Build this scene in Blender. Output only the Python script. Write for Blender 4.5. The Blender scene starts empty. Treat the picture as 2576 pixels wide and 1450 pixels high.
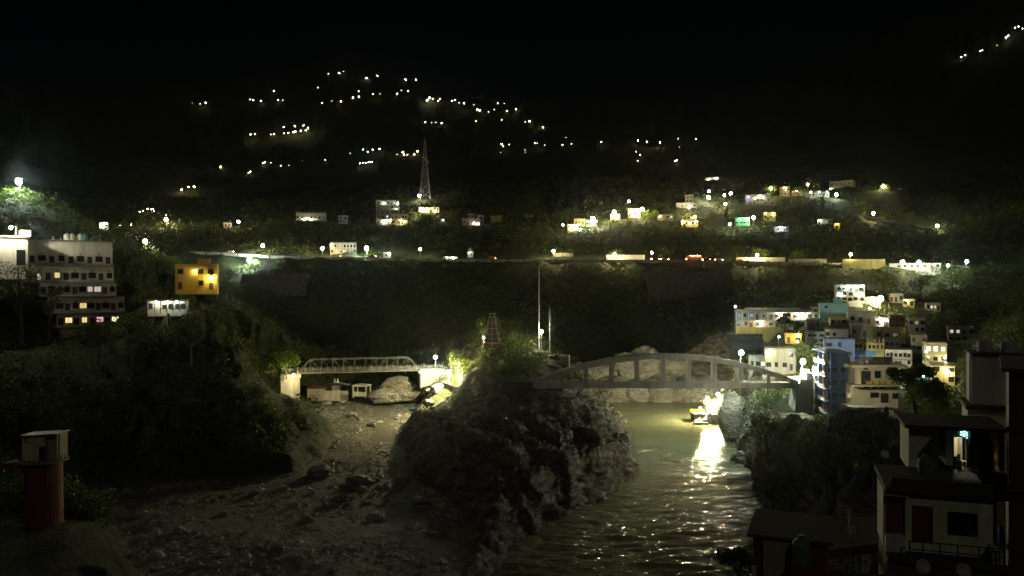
import bpy, math, random
import numpy as np
from mathutils import Vector, Matrix

random.seed(7)
RNG = np.random.default_rng(11)
S = bpy.context.scene
R = math.radians

# ------------------------------------------------------------------ camera, sky, night fill, exposure
cam = bpy.data.cameras.new("camera")
cam.sensor_width = 36.0
cam.lens = 36.0 * 2022.6 / 2576.0
cam.clip_start = 0.5
cam.clip_end = 20000
cam_o = bpy.data.objects.new("camera", cam)
S.collection.objects.link(cam_o)
cam_o.location = (0, 0, 0)
cam_o.rotation_euler = (R(90), 0, 0)
S.camera = cam_o

SUN_EL, SUN_AZ = R(38), R(177)          # added fill from behind the camera, standing in for town glow
world = bpy.data.worlds.new("World")
S.world = world
world.use_nodes = True
wn = world.node_tree
bg = wn.nodes["Background"]
skyt = wn.nodes.new("ShaderNodeTexSky")
skyt.sky_type = 'NISHITA'
skyt.sun_disc = False
skyt.sun_elevation = SUN_EL
skyt.sun_rotation = SUN_AZ
wn.links.new(skyt.outputs[0], bg.inputs[0])
bg.inputs[1].default_value = 0.00015

sun = bpy.data.lights.new("night_fill", 'SUN')
sun.energy = 0.062
sun.angle = R(0.5)
sun.color = (1.0, 0.93, 0.80)
sun_o = bpy.data.objects.new("night_fill", sun)
S.collection.objects.link(sun_o)
sun_dir = Vector((math.sin(SUN_AZ) * math.cos(SUN_EL), math.cos(SUN_AZ) * math.cos(SUN_EL), math.sin(SUN_EL)))
sun_o.rotation_euler = (-sun_dir).to_track_quat('-Z', 'Y').to_euler()

S.view_settings.view_transform = 'Standard'
S.view_settings.look = 'None'
S.view_settings.exposure = 0.0
S.view_settings.gamma = 1.0
S.view_settings.use_curve_mapping = False
S.render.engine = 'CYCLES'
S.cycles.use_denoising = True
S.cycles.use_adaptive_sampling = False
S.cycles.max_bounces = 5
S.cycles.diffuse_bounces = 2
S.cycles.glossy_bounces = 2
S.cycles.transmission_bounces = 2
S.cycles.volume_bounces = 0
S.cycles.sample_clamp_indirect = 2.0
S.cycles.caustics_reflective = False
S.cycles.caustics_refractive = False
S.cycles.use_light_tree = True
S.cycles.filter_width = 1.5

# ------------------------------------------------------------------ helpers
K = 2022.6
def P(x, y, Y):
    """where a ray through a place seen in the photograph meets the distance Y"""
    return Vector(((x - 1288.0) / K * Y, Y, -(y - 724.6) / K * Y))

class MB:
    """collects boxes, bars, tubes; build() links them as one mesh object"""
    def __init__(s):
        s.v, s.f = [], []
    def add(s, vs, fs):
        n = len(s.v)
        s.v += [tuple(p) for p in vs]
        s.f += [tuple(i + n for i in f) for f in fs]
        return s
    def box(s, x0, x1, y0, y1, z0, z1):
        return s.add([(x0,y0,z0),(x1,y0,z0),(x1,y1,z0),(x0,y1,z0),(x0,y0,z1),(x1,y0,z1),(x1,y1,z1),(x0,y1,z1)],
                     [(0,3,2,1),(4,5,6,7),(0,1,5,4),(1,2,6,5),(2,3,7,6),(3,0,4,7)])
    def hexa(s, pts):
        return s.add(pts, [(0,3,2,1),(4,5,6,7),(0,1,5,4),(1,2,6,5),(2,3,7,6),(3,0,4,7)])
    def bar(s, a, b, w, h=None, up=(0,0,1)):
        a, b = Vector(a), Vector(b)
        h = h or w
        d = (b - a).normalized()
        u = Vector(up)
        if abs(d.dot(u)) > 0.98: u = Vector((0,1,0))
        r = d.cross(u).normalized() * (w/2)
        t = r.cross(d).normalized() * (h/2)
        return s.hexa([a-r-t, a+r-t, b+r-t, b-r-t, a-r+t, a+r+t, b+r+t, b-r+t])
    def tube(s, pts, rs, n=8, cap=True):
        rings = []
        for i, p in enumerate(pts):
            p = Vector(p)
            if i == 0: d = Vector(pts[1]) - p
            elif i == len(pts)-1: d = p - Vector(pts[i-1])
            else: d = Vector(pts[i+1]) - Vector(pts[i-1])
            d.normalize()
            u = Vector((0,0,1)) if abs(d.z) < 0.9 else Vector((1,0,0))
            a = d.cross(u).normalized(); b = d.cross(a).normalized()
            r = rs[i] if hasattr(rs, '__len__') else rs
            rings.append([p + a*(r*math.cos(2*math.pi*k/n)) + b*(r*math.sin(2*math.pi*k/n)) for k in range(n)])
        vs = [q for g in rings for q in g]; fs = []
        for i in range(len(rings)-1):
            for k in range(n):
                k2 = (k+1) % n
                fs.append((i*n+k, i*n+k2, (i+1)*n+k2, (i+1)*n+k))
        if cap:
            fs.append(tuple(range(n-1, -1, -1))); m = (len(rings)-1)*n
            fs.append(tuple(range(m, m+n)))
        return s.add(vs, fs)
    def lathe(s, prof, c=(0,0,0), n=16):
        vs, fs = [], []
        for r, z in prof:
            for k in range(n):
                t = 2*math.pi*k/n
                vs.append((c[0]+r*math.cos(t), c[1]+r*math.sin(t), c[2]+z))
        for i in range(len(prof)-1):
            for k in range(n):
                k2 = (k+1) % n
                fs.append((i*n+k, i*n+k2, (i+1)*n+k2, (i+1)*n+k))
        fs.append(tuple(range(n-1, -1, -1))); m = (len(prof)-1)*n
        fs.append(tuple(range(m, m+n)))
        return s.add(vs, fs)
    def mesh(s, name, mat):
        me = bpy.data.meshes.new(name)
        me.from_pydata(s.v, [], s.f)
        me.materials.append(mat)
        return me
    def build(s, name, mat, parent=None, loc=None, smooth=False):
        return link(name, s.mesh(name, mat), parent, loc, smooth)

def link(name, me, parent=None, loc=None, smooth=False):
    o = bpy.data.objects.new(name, me)
    S.collection.objects.link(o)
    if parent is not None: o.parent = parent
    if loc is not None: o.location = loc
    if smooth and me is not None:
        me.polygons.foreach_set('use_smooth', [True]*len(me.polygons))
    return o

def tag(o, label=None, cat=None, group=None, kind=None):
    if label: o['label'] = label
    if cat: o['category'] = cat
    if group: o['group'] = group
    if kind: o['kind'] = kind
    return o

def thing(name, label, cat, loc, rz=0.0, group=None):
    o = bpy.data.objects.new(name, None)
    o.empty_display_size = 0.3
    S.collection.objects.link(o)
    o.location = loc
    o.rotation_euler = (0, 0, rz)
    return tag(o, label, cat, group)

# ------------------------------------------------------------------ materials
_mats = {}
def nodes_of(name):
    m = bpy.data.materials.new(name)
    m.use_nodes = True
    return m, m.node_tree, m.node_tree.nodes["Principled BSDF"]

def surf(name, col, rough=0.8, var=0.35, scale=0.8, bump=0.0, bscale=6.0, streak=False, metal=0.0):
    """painted / cast surface: base colour broken up by noise in place coordinates, with relief"""
    if name in _mats: return _mats[name]
    m, nt, b = nodes_of(name)
    geo = nt.nodes.new("ShaderNodeNewGeometry")
    mp = nt.nodes.new("ShaderNodeMapping")
    mp.inputs['Scale'].default_value = (1, 1, 0.22) if streak else (1, 1, 1)
    nt.links.new(geo.outputs['Position'], mp.inputs['Vector'])
    nz = nt.nodes.new("ShaderNodeTexNoise")
    nz.inputs['Scale'].default_value = scale
    nz.inputs['Detail'].default_value = 6
    nz.inputs['Roughness'].default_value = 0.65
    nt.links.new(mp.outputs[0], nz.inputs['Vector'])
    rp = nt.nodes.new("ShaderNodeValToRGB")
    rp.color_ramp.elements[0].position = 0.32
    rp.color_ramp.elements[1].position = 0.66
    lo = tuple(c*(1-var) for c in col)
    hi = tuple(min(1, c*(1+var*0.35)) for c in col)
    rp.color_ramp.elements[0].color = (*lo, 1)
    rp.color_ramp.elements[1].color = (*hi, 1)
    nt.links.new(nz.outputs['Fac'], rp.inputs[0])
    nt.links.new(rp.outputs[0], b.inputs['Base Color'])
    b.inputs['Roughness'].default_value = rough
    b.inputs['Metallic'].default_value = metal
    if bump:
        n2 = nt.nodes.new("ShaderNodeTexNoise")
        n2.inputs['Scale'].default_value = bscale
        n2.inputs['Detail'].default_value = 5
        nt.links.new(geo.outputs['Position'], n2.inputs['Vector'])
        bp = nt.nodes.new("ShaderNodeBump")
        bp.inputs['Strength'].default_value = 0.6
        bp.inputs['Distance'].default_value = bump
        nt.links.new(n2.outputs['Fac'], bp.inputs['Height'])
        nt.links.new(bp.outputs[0], b.inputs['Normal'])
    _mats[name] = m
    return m

def glow(col, strength):
    """a thing that gives off light"""
    key = "light_%.2f_%.2f_%.2f_%g" % (*col, round(strength, 3))
    if key in _mats: return _mats[key]
    m = bpy.data.materials.new(key)
    m.use_nodes = True
    nt = m.node_tree
    nt.nodes.clear()
    e = nt.nodes.new("ShaderNodeEmission")
    e.inputs[0].default_value = (*col, 1)
    e.inputs[1].default_value = strength
    o = nt.nodes.new("ShaderNodeOutputMaterial")
    nt.links.new(e.outputs[0], o.inputs[0])
    _mats[key] = m
    return m

WARM = (1.0, 0.84, 0.42)
WHITE = (1.0, 0.94, 0.66)
COOL = (0.82, 1.0, 0.86)
YELL = (1.0, 0.78, 0.28)
GREEN = (0.25, 1.0, 0.45)
TEAL = (0.45, 1.0, 0.85)
PURP = (0.30, 0.18, 1.0)
REDL = (1.0, 0.12, 0.05)
ORNG = (1.0, 0.45, 0.08)

C_WHITE = surf('white_wash', (0.62, 0.60, 0.54), 0.85, 0.35, 0.5, 0.02, 8, True)
C_CREAM = surf('cream_paint', (0.68, 0.60, 0.37), 0.8, 0.22, 0.5, 0.01, 8, True)
C_GREY = surf('grey_plaster', (0.34, 0.33, 0.29), 0.9, 0.4, 0.5, 0.03, 6, True)
C_BEIGE = surf('beige_plaster', (0.36, 0.32, 0.235), 0.9, 0.35, 0.5, 0.02, 6, True)
C_PINK = surf('pinkish_plaster', (0.52, 0.44, 0.42), 0.9, 0.3, 0.5, 0.02, 6, True)
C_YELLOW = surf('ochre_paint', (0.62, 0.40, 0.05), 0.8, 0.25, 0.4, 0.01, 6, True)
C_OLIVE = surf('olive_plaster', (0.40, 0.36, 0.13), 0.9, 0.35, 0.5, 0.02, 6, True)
C_TEAL = surf('pale_teal_paint', (0.30, 0.52, 0.50), 0.8, 0.18, 0.4, 0.01, 6, True)
C_BLUE = surf('blue_paint', (0.10, 0.22, 0.50), 0.75, 0.25, 0.5, 0.01, 6, True)
C_DKBLUE = surf('dark_blue_paint', (0.07, 0.10, 0.22), 0.8, 0.3, 0.5, 0.01, 6, True)
C_GREENP = surf('green_paint', (0.12, 0.42, 0.18), 0.8, 0.3, 0.5, 0.01, 6, True)
C_BROWN = surf('brown_plaster', (0.13, 0.08, 0.05), 0.9, 0.4, 0.7, 0.03, 5, True)
C_CONC = surf('concrete', (0.30, 0.29, 0.25), 0.9, 0.4, 0.35, 0.04, 4, True)
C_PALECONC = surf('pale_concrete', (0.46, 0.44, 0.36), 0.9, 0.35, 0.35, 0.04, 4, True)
C_DARK = surf('dark_wood', (0.045, 0.036, 0.028), 0.7, 0.4, 2.0)
C_RED = surf('red_oxide', (0.17, 0.055, 0.035), 0.8, 0.35, 0.8, 0.02, 5, True)
C_REDDOOR = surf('brown_red_door', (0.16, 0.05, 0.03), 0.7, 0.3, 2.0)
C_GLASS = surf('dark_glass', (0.02, 0.025, 0.028), 0.12, 0.2, 2.0)
C_STEEL = surf('galvanised_steel', (0.36, 0.36, 0.33), 0.5, 0.3, 2.0, metal=0.6)
C_RUST = surf('rusty_steel', (0.16, 0.12, 0.09), 0.7, 0.4, 2.0, metal=0.2)
C_PAINTST = surf('grey_painted_steel', (0.20, 0.20, 0.18), 0.6, 0.35, 1.5)
C_RAILW = surf('white_rail_paint', (0.62, 0.60, 0.52), 0.6, 0.3, 2.0)
C_RAILY = surf('yellow_rail_paint', (0.70, 0.52, 0.06), 0.6, 0.2, 2.0)
C_RAILG = surf('dark_green_rail_paint', (0.05, 0.09, 0.06), 0.6, 0.3, 2.0)
C_TANKW = surf('white_tank_plastic', (0.55, 0.55, 0.50), 0.5, 0.25, 2.0)
C_TANKG = surf('green_tank_plastic', (0.10, 0.22, 0.06), 0.55, 0.25, 2.0)
C_TANKK = surf('black_tank_plastic', (0.03, 0.03, 0.03), 0.5, 0.25, 2.0)
C_TANKT = surf('teal_tank_plastic', (0.10, 0.34, 0.30), 0.5, 0.25, 2.0)
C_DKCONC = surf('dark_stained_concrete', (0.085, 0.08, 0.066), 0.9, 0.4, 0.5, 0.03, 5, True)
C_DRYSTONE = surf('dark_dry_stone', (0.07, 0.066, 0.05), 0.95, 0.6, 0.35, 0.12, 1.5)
C_HUTRED = surf('dull_red_brown_plaster', (0.11, 0.045, 0.032), 0.9, 0.4, 0.6, 0.02, 5, True)
C_BRIDGE = surf('bridge_concrete', (0.46, 0.45, 0.38), 0.9, 0.45, 0.3, 0.04, 4, True)
C_DKSTEEL = surf('weathered_bridge_steel', (0.075, 0.075, 0.066), 0.7, 0.45, 1.0)
C_HOTEL = surf('pale_hotel_plaster', (0.64, 0.61, 0.52), 0.9, 0.3, 0.4, 0.02, 6, True)
C_NEARW = surf('near_greenish_wall', (0.70, 0.74, 0.50), 0.9, 0.35, 0.9, 0.02, 8, True)
C_RAILD = surf('dull_rail_paint', (0.24, 0.235, 0.20), 0.7, 0.35, 2.0)
C_BLUE_SHADE = surf('blue_plaster_shade', (0.028, 0.060, 0.13), 0.85, 0.35, 0.6, 0.02, 6, True)  # blue wall darkened as if out of the lamp light
C_TIN = surf('tin_sheet', (0.16, 0.15, 0.14), 0.5, 0.4, 1.2, metal=0.5)
C_ROOFD = surf('dark_roof_screed', (0.07, 0.062, 0.05), 0.9, 0.4, 0.7, 0.02, 4)
C_TYRE = surf('tyre_rubber', (0.02, 0.02, 0.02), 0.9)
C_CARW = surf('white_car_paint', (0.7, 0.7, 0.68), 0.25, 0.05)
C_CARR = surf('maroon_car_paint', (0.22, 0.02, 0.02), 0.25, 0.05)
C_CARS = surf('silver_car_paint', (0.4, 0.4, 0.4), 0.3, 0.05, metal=0.5)
C_TRUCK = surf('orange_truck_paint', (0.5, 0.18, 0.03), 0.4, 0.2)
C_DISH = surf('dish_grey', (0.40, 0.38, 0.36), 0.5, 0.2, 2.0)
C_SIGN = surf('sign_white', (0.75, 0.75, 0.72), 0.6, 0.05)
C_STONE = surf('monument_stone', (0.085, 0.048, 0.038), 0.85, 0.4, 1.5, 0.03, 6)
C_PALESTONE = surf('pale_stone', (0.24, 0.20, 0.17), 0.85, 0.3, 1.5, 0.03, 6)

def rock_mat():
    m, nt, b = nodes_of('rock')
    geo = nt.nodes.new("ShaderNodeNewGeometry")
    mp = nt.nodes.new("ShaderNodeMapping")
    mp.inputs['Rotation'].default_value = (R(32), R(38), 0)
    mp.inputs['Scale'].default_value = (1, 1, 2.6)
    nt.links.new(geo.outputs['Position'], mp.inputs[0])
    nz = nt.nodes.new("ShaderNodeTexNoise")
    nz.inputs['Scale'].default_value = 0.22; nz.inputs['Detail'].default_value = 9
    nz.inputs['Roughness'].default_value = 0.66
    nt.links.new(mp.outputs[0], nz.inputs[0])
    rp = nt.nodes.new("ShaderNodeValToRGB")
    e = rp.color_ramp.elements
    e[0].position, e[0].color = 0.30, (0.115, 0.105, 0.08, 1)
    e[1].position, e[1].color = 0.68, (0.43, 0.42, 0.345, 1)
    k = e.new(0.48); k.color = (0.29, 0.28, 0.225, 1)
    nt.links.new(nz.outputs['Fac'], rp.inputs[0])
    nt.links.new(rp.outputs[0], b.inputs['Base Color'])
    b.inputs['Roughness'].default_value = 0.75
    vo = nt.nodes.new("ShaderNodeTexVoronoi")
    vo.feature = 'DISTANCE_TO_EDGE'
    vo.inputs['Scale'].default_value = 0.35
    nt.links.new(mp.outputs[0], vo.inputs[0])
    mx = nt.nodes.new("ShaderNodeMath"); mx.operation = 'MINIMUM'; mx.inputs[1].default_value = 0.12
    nt.links.new(vo.outputs['Distance'], mx.inputs[0])
    m2 = nt.nodes.new("ShaderNodeMath"); m2.operation = 'MULTIPLY_ADD'; m2.inputs[1].default_value = 2.5
    nt.links.new(mx.outputs[0], m2.inputs[0]); nt.links.new(nz.outputs['Fac'], m2.inputs[2])
    bp = nt.nodes.new("ShaderNodeBump"); bp.inputs['Strength'].default_value = 0.9; bp.inputs['Distance'].default_value = 1.1
    nt.links.new(m2.outputs[0], bp.inputs['Height'])
    nt.links.new(bp.outputs[0], b.inputs['Normal'])
    return m
C_ROCK = rock_mat()

def foliage_mat(name, dark, light):
    m, nt, b = nodes_of(name)
    geo = nt.nodes.new("ShaderNodeNewGeometry")
    nz = nt.nodes.new("ShaderNodeTexNoise")
    nz.inputs['Scale'].default_value = 0.9; nz.inputs['Detail'].default_value = 4
    nt.links.new(geo.outputs['Position'], nz.inputs[0])
    rp = nt.nodes.new("ShaderNodeValToRGB")
    rp.color_ramp.elements[0].position = 0.35; rp.color_ramp.elements[0].color = (*dark, 1)
    rp.color_ramp.elements[1].position = 0.65; rp.color_ramp.elements[1].color = (*light, 1)
    nt.links.new(nz.outputs['Fac'], rp.inputs[0])
    nt.links.new(rp.outputs[0], b.inputs['Base Color'])
    b.inputs['Roughness'].default_value = 0.6
    tr = nt.nodes.new("ShaderNodeBsdfTranslucent"); mx = nt.nodes.new("ShaderNodeMixShader"); mx.inputs[0].default_value = 0.38
    nt.links.new(rp.outputs[0], tr.inputs['Color'])
    nt.links.new(b.outputs[0], mx.inputs[1]); nt.links.new(tr.outputs[0], mx.inputs[2])
    nt.links.new(mx.outputs[0], nt.nodes['Material Output'].inputs[0])
    return m
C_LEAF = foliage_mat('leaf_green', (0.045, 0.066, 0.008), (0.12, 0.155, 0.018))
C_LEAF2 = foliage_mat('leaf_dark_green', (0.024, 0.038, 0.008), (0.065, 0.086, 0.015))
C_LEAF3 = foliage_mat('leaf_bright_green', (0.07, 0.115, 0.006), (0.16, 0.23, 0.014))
C_BARK = surf('bark', (0.10, 0.08, 0.055), 0.9, 0.4, 2.0, 0.02, 8)

# ------------------------------------------------------------------ noise
def _hash(ix, iy, iz, seed):
    h = (ix.astype(np.int64)*374761393 + iy.astype(np.int64)*668265263 + iz.astype(np.int64)*2147483647 + seed*974711) & 0x7fffffff
    h = ((h ^ (h >> 13)) * 1274126177) & 0x7fffffff
    h = (h ^ (h >> 16)) & 0x7fffffff
    return h / float(0x7fffffff)
def vnoise(x, y, z, seed=0):
    ix, iy, iz = np.floor(x), np.floor(y), np.floor(z)
    fx, fy, fz = x-ix, y-iy, z-iz
    fx, fy, fz = [t*t*t*(t*(t*6-15)+10) for t in (fx, fy, fz)]
    r = 0
    for dx in (0, 1):
        for dy in (0, 1):
            for dz in (0, 1):
                r = r + _hash(ix+dx, iy+dy, iz+dz, seed) * (fx if dx else 1-fx) * (fy if dy else 1-fy) * (fz if dz else 1-fz)
    return r*2-1
def fbm(x, y, z=None, oct=4, seed=0, ridged=False):
    z = np.zeros_like(x) if z is None else z
    a, s, t = 1.0, 0.0, 0.0
    for o in range(oct):
        n = vnoise(x, y, z, seed+o)
        if ridged: n = 1 - 2*np.abs(n)
        s = s + a*n; t += a
        a *= 0.5; x = x*2.03+7.1; y = y*2.03+3.7; z = z*2.03+1.3
    return s/t
# ------------------------------------------------------------------ what stands where (read before the ground is shaped, so that the ground meets it)
HOUSES = []
def H(name, label, x0, x1, y0, y1, Y, mat, floors=1, cols=3, **kw):
    HOUSES.append(dict(name=name, label=label, x0=x0, x1=x1, y0=y0, y1=y1, Y=Y, mat=mat, floors=floors, cols=cols, **kw))

# --- far side, shelf of houses in the middle
H('guest_house', 'long white house with a row of roof posts on the left of the middle shelf', 745, 820, 535, 556, 620, C_WHITE, 1, 7, posts=True, veranda=True, plinth=1.0, lamps=[(.30,.15,60,WHITE),(.52,.1,70,WHITE)])
H('house', 'small plain white two storey block right of the long white house with roof posts', 852, 874, 542, 562, 620, C_WHITE, 2, 2, depth=7)
H('hotel', 'stepped grey hotel with rows of lit balconies left of the lattice tower', 946, 1003, 503, 562, 645, C_GREY, 5, 5, depth=12, balcony=True, lamps=[(.35,.86,40,WHITE),(.95,.84,90,COOL),(.9,.6,30,WHITE),(.5,.15,60,WHITE),(.65,.14,60,WHITE),(.3,.08,40,WHITE)], lit=[(1,2,WHITE,1.5),(0,3,WHITE,2.0)])
H('house', 'cream two storey house with open colonnades in front of the stepped grey hotel', 984, 1026, 538, 565, 622, C_CREAM, 2, 5, veranda=True, balcony=True, lamps=[(.55,.45,70,WARM),(.8,.2,50,WARM)])
H('bungalow', 'long low cream building glowing yellow just below the lattice tower', 1053, 1105, 521, 534, 665, C_CREAM, 1, 6, veranda=True, depth=8, lamps=[(.35,.3,60,WARM),(.8,.3,60,WARM)])
H('house', 'small dim two storey house right of the trees under the yellow bungalow', 1086, 1118, 550, 565, 618, C_GREY, 2, 4, lamps=[(.9,.8,12,WHITE)])
H('house', 'pinkish white house with stepped roof rooms and a reddish lamp', 1162, 1207, 549, 567, 620, C_PINK, 1, 4, lamps=[(.65,.35,35,(1,.55,.4)),(.9,.2,50,COOL)])
H('roof_room', 'tall pinkish stair room on top of the stepped pinkish house', 1178, 1193, 538, 549, 623, C_PINK, 1, 2, depth=5, up=True)
H('house', 'blank pinkish white block joined to the right end of the stepped pinkish house', 1200, 1218, 541, 565, 626, C_PINK, 2, 1, depth=6)
H('hut', 'small pale hut beside the lone lamp at the left end of the middle shelf', 562, 582, 560, 571, 622, C_WHITE, 1, 2, depth=5)
# --- along the road, left half
H('school', 'grey roadside building with a white colonnade along its top floor', 831, 896, 610, 640, 505, C_BEIGE, 2, 8, topveranda=True, lamps=[(.05,.85,25,WARM),(.5,.1,40,WARM)])
H('kiosk', 'small white kiosk at the roadside right of the colonnaded building', 964, 983, 634, 647, 488, C_WHITE, 1, 1, depth=4, lamps=[(.7,.75,40,WHITE)])
H('stall', 'brightly lit white tin stall by the road left of the small white shrine', 1114, 1150, 645, 655, 484, C_WHITE, 1, 4, depth=4, canopy=True, lamps=[(.3,.6,20,WHITE),(.75,.6,60,COOL)])
H('shrine', 'small white shrine with a rounded top between dark trees above the road', 1176, 1190, 632, 645, 492, C_WHITE, 1, 1, depth=4, dome=True, lamps=[(.5,.7,14,WHITE)])
# --- hill on the right, lower row
H('house', 'brightly lit cream veranda house at the lower left of the right hill', 1428, 1460, 563, 577, 575, C_CREAM, 1, 4, canopy=True, lamps=[(.35,.7,260,WARM),(.7,.7,160,WARM)])
H('house', 'dim grey green house behind the brightly lit cream veranda house', 1444, 1472, 550, 565, 590, C_OLIVE, 1, 3, depth=7, lit=[(0,1,TEAL,.6)])
H('house', 'grey house with a row of dark windows under the white street lamp', 1474, 1502, 553, 570, 588, C_GREY, 1, 5, depth=7, lit=[(0,2,COOL,1.0)])
H('shed', 'tiny teal lit shed below the brightly lit cream veranda house', 1456, 1470, 574, 582, 568, C_TEAL, 1, 1, depth=4, lamps=[(.35,.7,40,TEAL)])
H('house', 'cream flat roofed house with a rooftop tank beside a warm street lamp', 1580, 1610, 525, 546, 612, C_CREAM, 1, 4, depth=8, tanks=[('w',.3)], lamps=[(.8,.6,30,WARM)])
H('house', 'narrow grey house left of the cream house with a rooftop tank', 1535, 1560, 538, 552, 604, C_GREY, 1, 3, depth=6, lit=[(0,0,WARM,3.0)])
H('tower_house', 'tall narrow beige block standing on a long white terrace', 1724, 1744, 490, 511, 660, C_BEIGE, 2, 2, depth=8)
H('house', 'long white terrace house under the tall narrow beige block', 1701, 1752, 510, 524, 652, C_WHITE, 1, 5, depth=8)
H('house', 'yellow lit compound with a red bunting and dark tree at its right', 1714, 1756, 553, 568, 600, C_CREAM, 1, 5, depth=8, lamps=[(.05,.75,150,YELL),(.9,.7,120,YELL),(.5,.5,40,YELL)])
H('house', 'cream upper terrace of the yellow lit compound', 1716, 1752, 543, 553, 607, C_CREAM, 1, 3, depth=6, lamps=[(.9,.9,110,WARM)])
H('house', 'small beige house left of the yellow lit compound with a teal awning', 1653, 1694, 539, 552, 612, C_BEIGE, 1, 4, depth=6, lit=[(0,0,WARM,3.0),(0,3,TEAL,1.2)], lamps=[(.2,.6,12,WARM)])
H('house', 'dark long house with one purple lit bay and a row of lamps', 1875, 1938, 489, 513, 690, C_GREY, 1, 7, depth=8, balcony=True, lit=[(0,0,PURP,2.0)], lamps=[(.12,.75,20,PURP),(.38,.62,18,WARM),(.58,.8,40,WHITE),(.7,.65,25,WHITE)])
H('house', 'green painted house glowing green behind dark bushes', 1851, 1886, 547, 568, 595, C_GREENP, 1, 4, depth=7, balcony=True, lamps=[(.3,.8,45,GREEN),(.7,.8,45,GREEN)])
H('house', 'slanting olive lit house right of the green glowing house', 1921, 1951, 534, 553, 620, C_OLIVE, 1, 4, depth=7, lamps=[(.15,.9,40,WARM),(.8,.85,80,WARM)])
H('house', 'low white house lit cold white near the bottom of the right hill', 1948, 1984, 569, 582, 580, C_WHITE, 1, 5, depth=6, canopy=True, lamps=[(.45,.85,90,(.85,.88,1.0))])
H('house', 'isolated white block with one bright window end on the right hill', 2057, 2094, 551, 564, 640, C_WHITE, 1, 4, depth=6, lamps=[(.12,.8,60,WHITE)], lit=[(0,2,GREEN,.8)])
H('hut', 'small yellow frame hut below the isolated white block', 2098, 2113, 562, 576, 622, C_YELLOW, 1, 1, depth=4, lamps=[(.5,.9,45,YELL)])
# --- hill on the right, top
H('house', 'lone lit white house high above the right hill', 1775, 1806, 446, 459, 850, C_WHITE, 1, 4, depth=8, lamps=[(.25,.6,60,WHITE),(.9,.8,160,WHITE)])
H('hall', 'bright white hall with a low gabled roof near the top of the right hill', 2024, 2086, 480, 494, 720, C_WHITE, 1, 7, depth=9, gable=True, lamps=[(.25,.8,120,WHITE),(.6,.8,120,WHITE),(.9,.8,80,WHITE)])
H('house', 'big beige block at the crest of the right hill', 2086, 2143, 455, 482, 765, C_BEIGE, 2, 5, depth=12, yaw=-18, lamps=[(.08,.3,60,WARM)])
H('house', 'pale lit house among glowing trees left of the gabled white hall', 1963, 1986, 470, 492, 728, C_CREAM, 2, 3, depth=7, lamps=[(.5,.9,90,WARM)])
H('house', 'low cream house between glowing trees and the gabled white hall', 1992, 2020, 480, 493, 730, C_CREAM, 1, 3, depth=7, lamps=[(.4,.9,60,WARM)])
H('hut', 'narrow lit hut at the far right end of the hill crest', 2257, 2268, 474, 487, 760, C_CREAM, 1, 1, depth=4, lamps=[(.4,.8,20,WARM)])
H('hut', 'dark hut with one bright lamp at the far right of the hill crest', 2296, 2316, 481, 490, 760, C_GREY, 1, 2, depth=5, lamps=[(.85,.4,30,WHITE)])
# --- along the road, right end
H('shop_row', 'long grey roadside shed under two bright lamps at the right end of the road', 2236, 2366, 660, 677, 462, C_GREY, 1, 8, depth=9, canopy=True)
# --- town on the right bank
H('apartment_house', 'white three storey house with arched windows glowing greenish above the town', 2102, 2175, 716, 759, 338, C_WHITE, 3, 5, depth=9, arches=True, balcony=True, lamps=[(.45,.82,70,COOL),(.95,.9,25,TEAL),(.2,.4,20,COOL),(.8,.35,20,COOL)])
H('house', 'blank pale teal building in front of the glowing white apartment house', 2062, 2135, 763, 800, 312, C_TEAL, 3, 1, depth=9, blank=True, stairroom=True)
H('house', 'bright ochre house below the blank pale teal building', 2088, 2132, 799, 820, 302, C_YELLOW, 1, 3, depth=8, balcony=True)
H('house', 'dim beige house with a big arched window below the pale teal building', 2133, 2199, 784, 816, 297, C_BEIGE, 1, 3, depth=8, arches=True)
H('house', 'beige lower block with two small windows under the arched window house', 2142, 2184, 815, 848, 286, C_BEIGE, 1, 2, depth=8, small=True)
H('house', 'small pinkish house with a lit porch right of the arched window house', 2201, 2236, 794, 822, 300, C_PINK, 1, 2, depth=7, lamps=[(.55,.62,50,WHITE)])
H('house', 'long olive walled building right of the beige lower block', 2184, 2279, 825, 856, 282, C_OLIVE, 1, 5, depth=9)
H('house', 'yellow green lit house with a row of concrete roof posts', 2150, 2224, 862, 882, 262, C_OLIVE, 1, 7, depth=8, yaw=-10, posts=True)
H('house', 'white building with tall dark windows right of the blue terrace', 2227, 2293, 880, 922, 258, C_WHITE, 2, 6, depth=9, yaw=-8, balcony=True)
H('restaurant', 'long two storey restaurant with open verandas facing the river', 1850, 2042, 780, 826, 322, C_GREY, 2, 12, depth=10, topveranda=True, balcony=True, canopyroof=True, lamps=[(.59,.78,70,WHITE),(.8,.78,60,WHITE),(.92,.76,60,WHITE),(.32,.36,60,WARM)], lit=[(1,0,(.4,.7,1),.5),(1,2,(.4,.7,1),.5),(0,3,(.4,.7,1),.4)])
H('house', 'small yellow room with a round window and a lit lamp below the restaurant', 1976, 2016, 839, 864, 277, C_YELLOW, 1, 2, depth=6, lamps=[(.75,.85,45,WARM)])
H('house', 'white riverside house with dark window behind the bright bridge lamp', 1925, 2002, 876, 932, 262, C_BEIGE, 2, 4, depth=9, lamps=[(.07,.85,35,WARM)])
H('blue_house', 'dark blue house whose upper storey shows above the blue terrace', 2075, 2150, 853, 900, 258, C_DKBLUE, 2, 3, depth=9)
H('terrace_house', 'house with a bright blue parapet terrace behind the cream house', 2130, 2228, 882, 935, 262, C_BLUE, 2, 4, depth=8, blank=True, lamps=[(.12,.55,60,WHITE),(.6,.5,50,WHITE)])
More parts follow.
